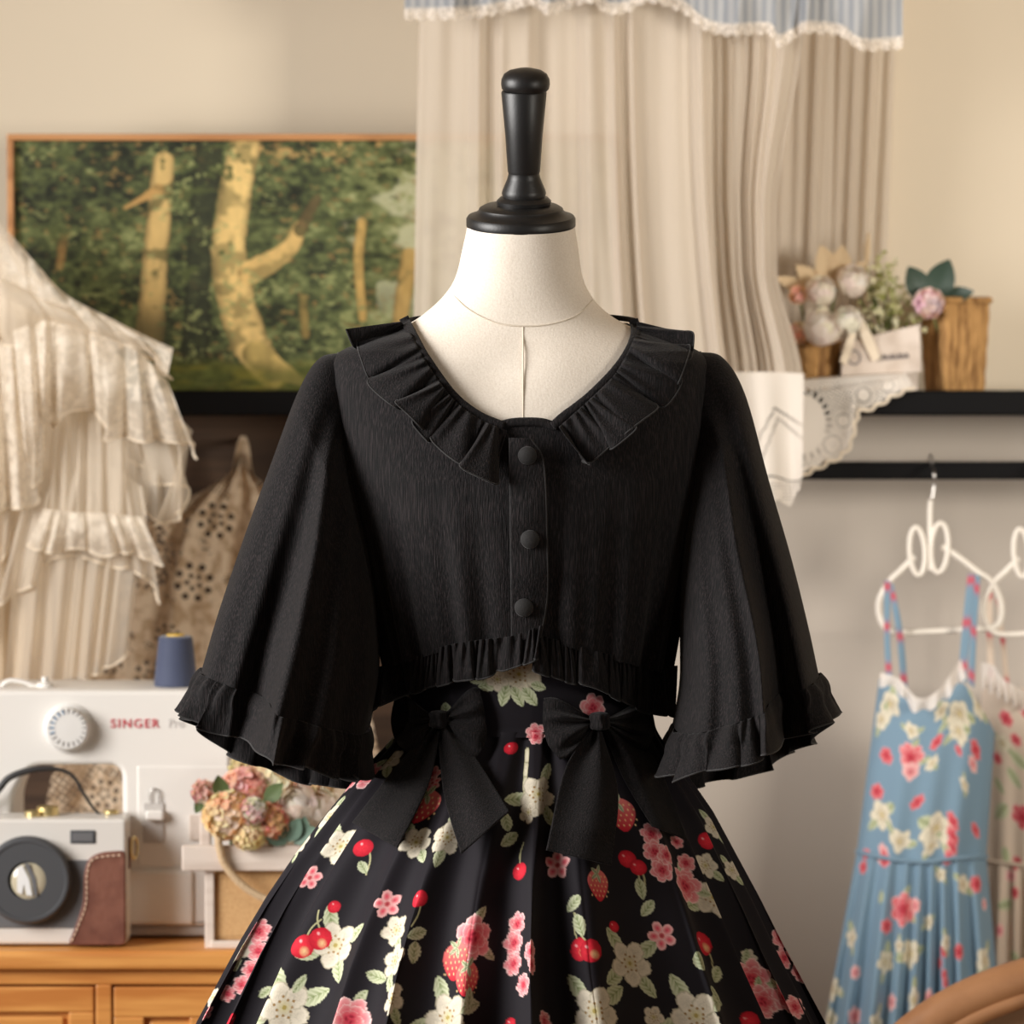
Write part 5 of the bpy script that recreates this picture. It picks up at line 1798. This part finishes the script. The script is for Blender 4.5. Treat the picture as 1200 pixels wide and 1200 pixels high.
def tier(name, A, B, Y0, nf, amp, m, seed, drop=0.0, edge=True, tuck=5, wave=4, nu=260, nv=70, belly=0.0):
    r = np.random.default_rng(seed)
    p0, p1 = r.random() * 6, r.random() * 6
    phase = lambda u: 2 * PI * nf * (u + 0.04 * np.sin(2 * PI * 1.3 * u + p0) + 0.02 * np.sin(2 * PI * 3.7 * u + p1))

    def jit(u, v):
        p = phase(u)
        return -np.cos(p) * tuck * v, wave * v ** 2 * np.sin(p) * (0.6 + 0.4 * np.sin(2 * PI * 1.1 * u + p1))

    def yf(u, v, px, py):
        p = phase(u)
        return Y0 - belly * np.sin(PI * np.clip(0.25 + 0.75 * v, 0, 1)) - drop * v - amp * (0.25 + 0.75 * v) * (np.sin(p) + 0.35 * np.sin(2.3 * p + p1))
    P, u, v = sheet(A, B, nu, nv, yf, jit)
    o = grid(name, P, m, gown)
    if edge:
        tube('rolled_hem', P[:, -1], 0.0016, M['tulle_edge'], o, 5)
    return o


tier('lining', [(-70, 215), (0, 275), (70, 352), (120, 392), (150, 430)], [(-70, 795), (10, 800), (60, 802), (100, 785), (132, 760)], 1.20, 7, 0.006, M['lining'], 1, edge=False, wave=1)
tier('skirt_fall', [(30, 480), (70, 480), (130, 495), (180, 540)], [(2, 802), (40, 806), (75, 806), (112, 790), (152, 764)], 1.175, 7, 0.007, M['tulle'], 2, belly=0.02, tuck=3, wave=3)
tier('lower_tier', [(40, 540), (80, 536), (130, 546), (166, 570)], [(-4, 708), (30, 690), (62, 656), (96, 652), (126, 664), (160, 668), (190, 706)], 1.158, 6, 0.008, M['tulle'], 3, belly=0.025, tuck=3, wave=3)
tier('lace_band', [(52, 596), (84, 600), (130, 602), (166, 606)], [(34, 640), (64, 648), (92, 642), (120, 650), (150, 646), (190, 662)], 1.135, 6, 0.005, M['tulle_lace'], 4, belly=0.02, tuck=3, wave=3)
tier('side_tier', [(108, 450), (150, 470), (196, 480), (226, 505)], [(104, 540), (136, 536), (160, 542), (184, 566), (206, 566), (221, 580), (212, 606), (184, 616)], 1.16, 4, 0.010, M['tulle'], 5, tuck=4, wave=3, belly=0.03)
tier('side_underlayer', [(120, 480), (160, 490), (200, 500), (222, 520)], [(112, 600), (140, 604), (166, 590), (190, 618), (206, 604), (216, 580)], 1.17, 4, 0.009, M['tulle'], 15, tuck=4, wave=3, belly=0.02)
tier('inner_fall', [(50, 470), (80, 475), (112, 486), (150, 505)], [(48, 640), (78, 640), (112, 642), (150, 640)], 1.150, 5, 0.008, M['tulle'], 6, belly=0.02, edge=False, tuck=3, wave=2)
tier('left_tier', [(-70, 380), (-20, 390), (30, 395), (66, 396)], [(-70, 600), (-24, 598), (10, 596), (40, 590), (42, 566), (52, 552)], 1.12, 5, 0.010, M['tulle_lace'], 7, belly=0.03, tuck=4, wave=3)
tier('left_underskirt', [(-70, 540), (-30, 550), (10, 552), (40, 550)], [(-70, 800), (-40, 740), (0, 690), (8, 632), (30, 622)], 1.16, 4, 0.008, M['tulle'], 8, belly=0.01)
tier('puff_tier', [(14, 372), (70, 378), (122, 394), (162, 412), (196, 446)], [(34, 556), (50, 500), (66, 502), (80, 482), (112, 482), (124, 500), (120, 516), (140, 512), (170, 516), (206, 516), (224, 522), (233, 536)], 1.115, 6, 0.011, M['tulle_lace'], 9, belly=0.055, tuck=4, wave=3, nu=320)
tier('upper_ruffle', [(-70, 300), (0, 325), (60, 352), (110, 366), (156, 388)], [(-70, 400), (-20, 392), (10, 404), (36, 400), (60, 386), (96, 392), (124, 408), (150, 400), (176, 420), (204, 442)], 1.095, 6, 0.008, M['tulle'], 10, belly=0.035, tuck=4, wave=3)
tier('sleeve_top', [(-70, 205), (0, 262), (40, 306), (76, 344), (128, 372), (176, 396), (203, 408)], [(-70, 330), (0, 345), (40, 366), (80, 376), (122, 398), (150, 402), (172, 410), (186, 430), (198, 440)], 1.085, 5, 0.006, M['tulle_lace'], 11, belly=0.025, tuck=4, wave=3)

# ------------------------------------------------------------------ hangers and dresses on the rail
YH = 1.285


def hanger(label, ox, oy, s=1.0, group='white hangers on the black rail'):
    f = lambda pts: [(1090 + ox + (x - 1090) * s, 640 + oy + (y - 640) * s) for x, y in pts]
    root = thing('dress_hanger', label, 'hanger', W(1090 + ox, 560, YH), group)
    arm = resample(f([(1072, 652), (1056, 668), (1042, 682), (1030, 706), (1034, 730), (1050, 741), (1090, 740), (1130, 738), (1160, 736), (1172, 728), (1173, 706), (1162, 682), (1146, 670), (1128, 656), (1112, 645), (1104, 640)]), 140)
    tube('hanger_frame', W(arm[:, 0], arm[:, 1], YH - 0.012), 0.0042, M['hanger'], root, 10)
    for cx0, cy0, rx0, ry0, tl_ in ((1075, 646, 9, 28, 0.12), (1101, 642, 10, 29, -0.1)):
        a = np.linspace(0, 2 * PI, 48, endpoint=False)
        e = np.stack([cx0 + rx0 * np.cos(a) + tl_ * ry0 * np.sin(a) * 0.5, cy0 + ry0 * np.sin(a)], -1)
        e = np.array(f(e))
        tube('bow_loop', W(e[:, 0], e[:, 1], YH - 0.014), 0.0035, M['hanger'], root, 8, closed=True)
    p0 = f([(1090, 668), (1090, 640), (1090, 600), (1091, 585)])
    p0 = resample(p0, 20)
    tube('neck', W(p0[:, 0], p0[:, 1], YH - 0.012), 0.0034, M['hanger'], root, 8)
    xh = W(1091 + ox, 585, YH)[0]
    zn = W(1091, 586, YH - 0.012)[2]
    yh, zh = YS + 0.028, zr1 + 0.006
    a = np.linspace(0, PI, 20)
    hk = [(xh, YH - 0.012, zn)] + [(xh + 0.003, YH - 0.010 + 0.0 * q, zn + (zr1 - 0.002 - zn) * q) for q in (0.4, 0.8)] + [(xh + 0.003, yh - 0.024 * math.cos(q) + 0.004, zr1 - 0.002 + 0.010 * math.sin(q)) for q in a] + [(xh + 0.003, yh + 0.028, zr1 - 0.015)]
    tube('hook', resample(hk, 60), 0.0017, M['steel'], root, 8)
    return root


hanger('white bow-shaped hanger holding the blue floral dress', 0, 0)
hanger('white bow-shaped hanger at the right edge holding the cream floral dress', 122, 2)


def dress(name, label, groundc, bodA, bodB, skA, skB, straps, Yd, marks, seed, lace_top, s_cols=220, sk_folds=9):
    root = thing(name, label, 'dress', W(bodA[0][0] + 40, bodA[0][1], Yd))

    def paint(P, which):
        C = np.zeros(P.shape) + S2L(groundc)
        Sa = np.concatenate([np.zeros((1,) + P.shape[1:2]), np.cumsum(np.linalg.norm(np.diff(P, axis=0), axis=2), 0)], 0)
        Ta = np.concatenate([np.zeros(P.shape[:1] + (1,)), np.cumsum(np.linalg.norm(np.diff(P, axis=1), axis=2), 1)], 1)
        c = Cloth(P.transpose(1, 0, 2), Sa.T, Ta.T, C.transpose(1, 0, 2).copy(), 0.001)
        lo, hi = c.py.min(), c.py.max()
        for kind, x, y, R in marks:
            if not (lo - 3 < y < hi + 3):
                continue
            R = R / 890.0
            if kind == 'w':
                c.blossom(x, y, R, x * 0.3, 2, (236, 228, 206), (206, 188, 140))
            elif kind == 'r':
                c.rose(x, y, R, x * 0.3, True, (196, 40, 62), (232, 150, 150))
            elif kind == 'd':
                c.rose(x, y, R, x * 0.3, False, (190, 36, 58), (214, 80, 92))
            elif kind == 'p':
                c.rose(x, y, R, x * 0.3, False, (214, 110, 118), (238, 196, 190))
            elif kind == 'l':
                c.leaf_at(x, y, R * 2, R * 0.6, x * 0.7)
        return c.C.transpose(1, 0, 2)

    def sheet2(A, B, nu, nv, yf):
        P, u, v = sheet(A, B, nu, nv, yf)
        return P
    ex = lambda u: (1 - np.clip(np.abs(2 * u - 1), 0, 1) ** 2.4) ** 0.5
    fb_ = lambda u, v, px, py: Yd - 0.055 * ex(u) - 0.003 * np.sin(u * 26 + seed) * v
    Pf = sheet2(bodA, bodB, s_cols, 150, fb_)
    # the back of the bodice
    Pk = sheet2([(bodA[0][0], bodA[0][1] + 4), ((bodA[0][0] + bodA[-1][0]) / 2, max(bodA[0][1], bodA[-1][1]) + 6), (bodA[-1][0], bodA[-1][1] + 4)], bodB, s_cols, 60, lambda u, v, px, py: Yd + 0.012 * ex(u))
    bd = grid('bodice', Pf, M['dress'], root, col=paint(Pf, 0))
    grid('bodice_back', Pk, M['dress'], root, col=np.zeros(Pk.shape) + S2L(groundc))
    fs = lambda u, v, px, py: Yd - (0.055 + 0.035 * v) * ex(u) - (0.003 + 0.013 * v) * np.sin(2 * PI * sk_folds * (u + 0.03 * np.sin(9 * u + seed))) - 0.006 * v * np.sin(2 * PI * 4.3 * u + seed)
    Pq = sheet2(skA, skB, 340, 240, fs)
    grid('skirt', Pq, M['dress'], root, col=paint(Pq, 1))
    Pz = sheet2(skA, skB, 120, 30, lambda u, v, px, py: Yd + (0.012 + 0.0 * v) * ex(u))
    grid('skirt_back', Pz, M['dress'], root, col=np.zeros(Pz.shape) + S2L(groundc))
    wl_ = resample(skA, 120)
    uw = np.linspace(0, 1, 120)
    tube('waist_seam', W(wl_[:, 0], wl_[:, 1], Yd - 0.057 * ex(uw) - 0.002), 0.003, M['dress'], root, 6)
    cs = bpy.data.objects[root.name].children[-1]
    me = cs.data
    a = me.color_attributes.new('print', 'FLOAT_COLOR', 'POINT')
    a.data.foreach_set('color', np.tile(np.r_[S2L(groundc), 1.0], len(me.vertices)).astype(np.float32))
    for A_, B_, yo in straps:
        Pp, u, v = sheet(A_, B_, 60, 8, lambda u, v, px, py: Yd - 0.03 + yo - 0.01 * u)
        Cc = np.zeros(Pp.shape) + S2L(groundc)
        for q in (0.06, 0.45, 0.85):
            m_ = np.exp(-((u - q - 0.03 * yo * 100) / 0.045) ** 2)[..., None] * (0.9 if seed % 2 else 0.9)
            Cc = Cc * (1 - m_) + S2L((200, 70, 84)) * m_
        grid('strap', Pp, M['dress'], root, col=Cc, thick=0.001)
    # gathered lace along the neckline
    for (A_, B_, nf) in lace_top:
        def yl(u, v, px, py):
            return Yd - 0.062 - 0.006 * np.sin(2 * PI * nf * u) * v - 0.02 * np.sin(PI * u)
        Pl, _, _ = sheet(A_, B_, 160, 14, yl, jitter=lambda u, v: (0 * u, 3.0 * v * np.sin(2 * PI * nf * u + 1)))
        grid('lace_trim', Pl, M['dress_lace'], root)
    return root


BM = [('r', 1065, 886, 15), ('p', 1070, 904, 10), ('d', 1036, 886, 9), ('d', 1095, 869, 8), ('d', 1025, 928, 9), ('d', 1072, 940, 8), ('w', 1031, 955, 15), ('w', 1100, 971, 19), ('w', 1094, 990, 10), ('d', 1114, 962, 8), ('d', 1119, 978, 8), ('d', 1119, 993, 7), ('d', 1112, 1003, 7),
      ('w', 1057, 985, 13), ('d', 1146, 880, 10), ('p', 1143, 896, 8), ('w', 1127, 838, 16), ('w', 1126, 858, 13), ('w', 1150, 826, 14), ('w', 1040, 826, 15), ('w', 1030, 842, 12), ('w', 1101, 832, 10), ('d', 1146, 974, 7), ('p', 1033, 998, 8), ('d', 1012, 1000, 6), ('w', 1065, 856, 9), ('w', 1090, 893, 8), ('w', 1133, 920, 7), ('d', 1126, 880, 5),
      ('d', 1009, 1016, 8), ('d', 1034, 1008, 7), ('r', 1056, 1064, 19), ('d', 1042, 1086, 9), ('p', 1070, 1060, 9), ('w', 996, 1099, 12), ('w', 1065, 1118, 17), ('w', 1040, 1128, 14), ('w', 1050, 1108, 8), ('d', 1104, 1112, 8), ('d', 1122, 1114, 9), ('d', 1099, 1128, 7), ('d', 1104, 1141, 6), ('d', 1112, 1152, 7), ('w', 1112, 1104, 10), ('w', 1157, 1126, 16), ('w', 1156, 1152, 13), ('w', 972, 1158, 14), ('w', 1071, 1170, 15), ('p', 1088, 1168, 11),
      ('p', 1042, 1174, 10), ('p', 1003, 1190, 11), ('d', 1148, 1036, 10), ('p', 1156, 1058, 7), ('w', 1131, 1036, 11), ('w', 1100, 1025, 8), ('w', 1085, 1080, 9), ('p', 1006, 1140, 8), ('l', 1030, 1050, 8), ('w', 1030, 1200, 14), ('w', 975, 1195, 12), ('d', 1140, 1210, 10)]
dress('blue_dress', 'dusty-blue floral pinafore dress hanging on the rail by the right wall', (120, 148, 168),
      [(1030, 796), (1052, 800), (1076, 822), (1100, 815), (1126, 800), (1150, 830), (1166, 858)], [(1004, 998), (1040, 1006), (1080, 1010), (1120, 1006), (1156, 1004)],
      [(1004, 998), (1040, 1006), (1080, 1010), (1120, 1006), (1156, 1004)], [(950, 1290), (1010, 1300), (1070, 1304), (1130, 1300), (1182, 1290)],
      [([(1036, 680), (1036, 740), (1038, 800)], [(1044, 680), (1043, 740), (1046, 800)], 0.0), ([(1040, 684), (1050, 740), (1056, 806)], [(1047, 684), (1058, 740), (1064, 806)], 0.02),
       ([(1134, 672), (1128, 730), (1122, 800)], [(1143, 672), (1138, 730), (1132, 800)], 0.0), ([(1142, 672), (1138, 730), (1134, 800)], [(1149, 676), (1145, 730), (1142, 806)], 0.02)],
      1.275, BM, 1, [([(1032, 788), (1054, 796), (1076, 818), (1100, 808), (1126, 772)], [(1030, 802), (1052, 810), (1074, 834), (1104, 822), (1132, 792)], 5.3)])
WM = [('d', 1176, 842, 9), ('d', 1200, 832, 8), ('d', 1188, 868, 7), ('d', 1196, 958, 14), ('d', 1166, 890, 7), ('l', 1190, 890, 14), ('l', 1186, 912, 12), ('l', 1170, 950, 14), ('l', 1168, 920, 10), ('d', 1190, 1010, 6), ('p', 1182, 1026, 8), ('l', 1178, 1000, 10), ('w', 1172, 870, 10), ('d', 1192, 1045, 7), ('l', 1180, 1060, 12), ('p', 1172, 1088, 8), ('l', 1190, 1120, 12), ('d', 1180, 1140, 6), ('d', 1220, 900, 9), ('d', 1230, 1000, 9), ('w', 1240, 940, 14)]
dress('cream_dress', 'cream dress with red flowers hanging behind the blue dress at the right edge', (214, 196, 178),
      [(1150, 800), (1175, 812), (1205, 826), (1235, 820), (1262, 796)], [(1150, 1008), (1180, 1012), (1210, 1014), (1262, 1008)],
      [(1150, 1008), (1180, 1012), (1210, 1014), (1262, 1008)], [(1130, 1290), (1180, 1296), (1230, 1296), (1300, 1290)],
      [([(1156, 690), (1156, 750), (1158, 806)], [(1163, 690), (1164, 750), (1166, 806)], 0.0), ([(1166, 690), (1172, 750), (1178, 812)], [(1170, 690), (1178, 750), (1184, 812)], 0.015), ([(1254, 680), (1252, 740), (1250, 806)], [(1262, 680), (1260, 740), (1258, 806)], 0.0)],
      1.40, WM, 2, [([(1150, 776), (1164, 780), (1176, 796), (1205, 812)], [(1150, 806), (1164, 812), (1178, 820), (1205, 836)], 6)], sk_folds=7)

# ------------------------------------------------------------------ chair at the lower right
YCh = 0.62
ccx, ccy, rx_, ry_ = 1330, 1345, 330, 215
c3 = W(ccx, ccy, YCh)
chair = thing('carved_chair', 'curved carved brown wooden chair back in the bottom right corner', 'chair', (c3[0], YCh + 0.25, 0))
a = np.linspace(0, 2 * PI, 160, endpoint=False)
e = np.stack([ccx + rx_ * np.cos(a), ccy + ry_ * np.sin(a)], -1)
tube('back_frame', W(e[:, 0], e[:, 1], YCh), 0.024, M['carved'], chair, 16, closed=True)
e2 = np.stack([ccx + (rx_ - 24) * np.cos(a), ccy + (ry_ - 22) * np.sin(a)], -1)
tube('inner_moulding', W(e2[:, 0], e2[:, 1], YCh - 0.012), 0.011, M['carved'], chair, 10, closed=True)
e3 = np.stack([ccx + (rx_ + 4) * np.cos(a), ccy + (ry_ + 4) * np.sin(a)], -1)
tube('outer_moulding', W(e3[:, 0], e3[:, 1], YCh - 0.012), 0.008, M['carved'], chair, 10, closed=True)
u = np.linspace(0.02, 1, 12)[:, None]
Pc = W(ccx + (rx_ - 26) * u * np.cos(a), ccy + (ry_ - 22) * u * np.sin(a), YCh - 0.004 - 0.02 * (1 - u ** 2) + 0 * a)
grid('back_cushion', Pc, M['cushion'], chair, cv=True)
zseat = 0.42
box('seat', np.array([c3[0] - 0.24, YCh + 0.02, zseat - 0.03]), np.array([c3[0] + 0.24, YCh + 0.48, zseat + 0.03]), M['cushion'], chair, 0.02, 3)
for sx_, sy_ in ((-0.2, 0.04), (0.2, 0.04), (-0.2, 0.44), (0.2, 0.44)):
    lathe('leg', [(0.0005, 0), (0.012, 0), (0.02, zseat - 0.03), (0.0005, zseat - 0.03)], (c3[0] + sx_, YCh + sy_, 0), M['carved'], chair, 16)
for sx_ in (-0.15, 0.15):
    zb3 = W(ccx, ccy + ry_ * 0.85, YCh)[2]
    lathe('back_post', [(0.0005, zseat), (0.014, zseat), (0.014, max(zb3, zseat + 0.05)), (0.0005, max(zb3, zseat + 0.05))], (c3[0] + sx_, YCh + 0.03, 0), M['carved'], chair, 14)
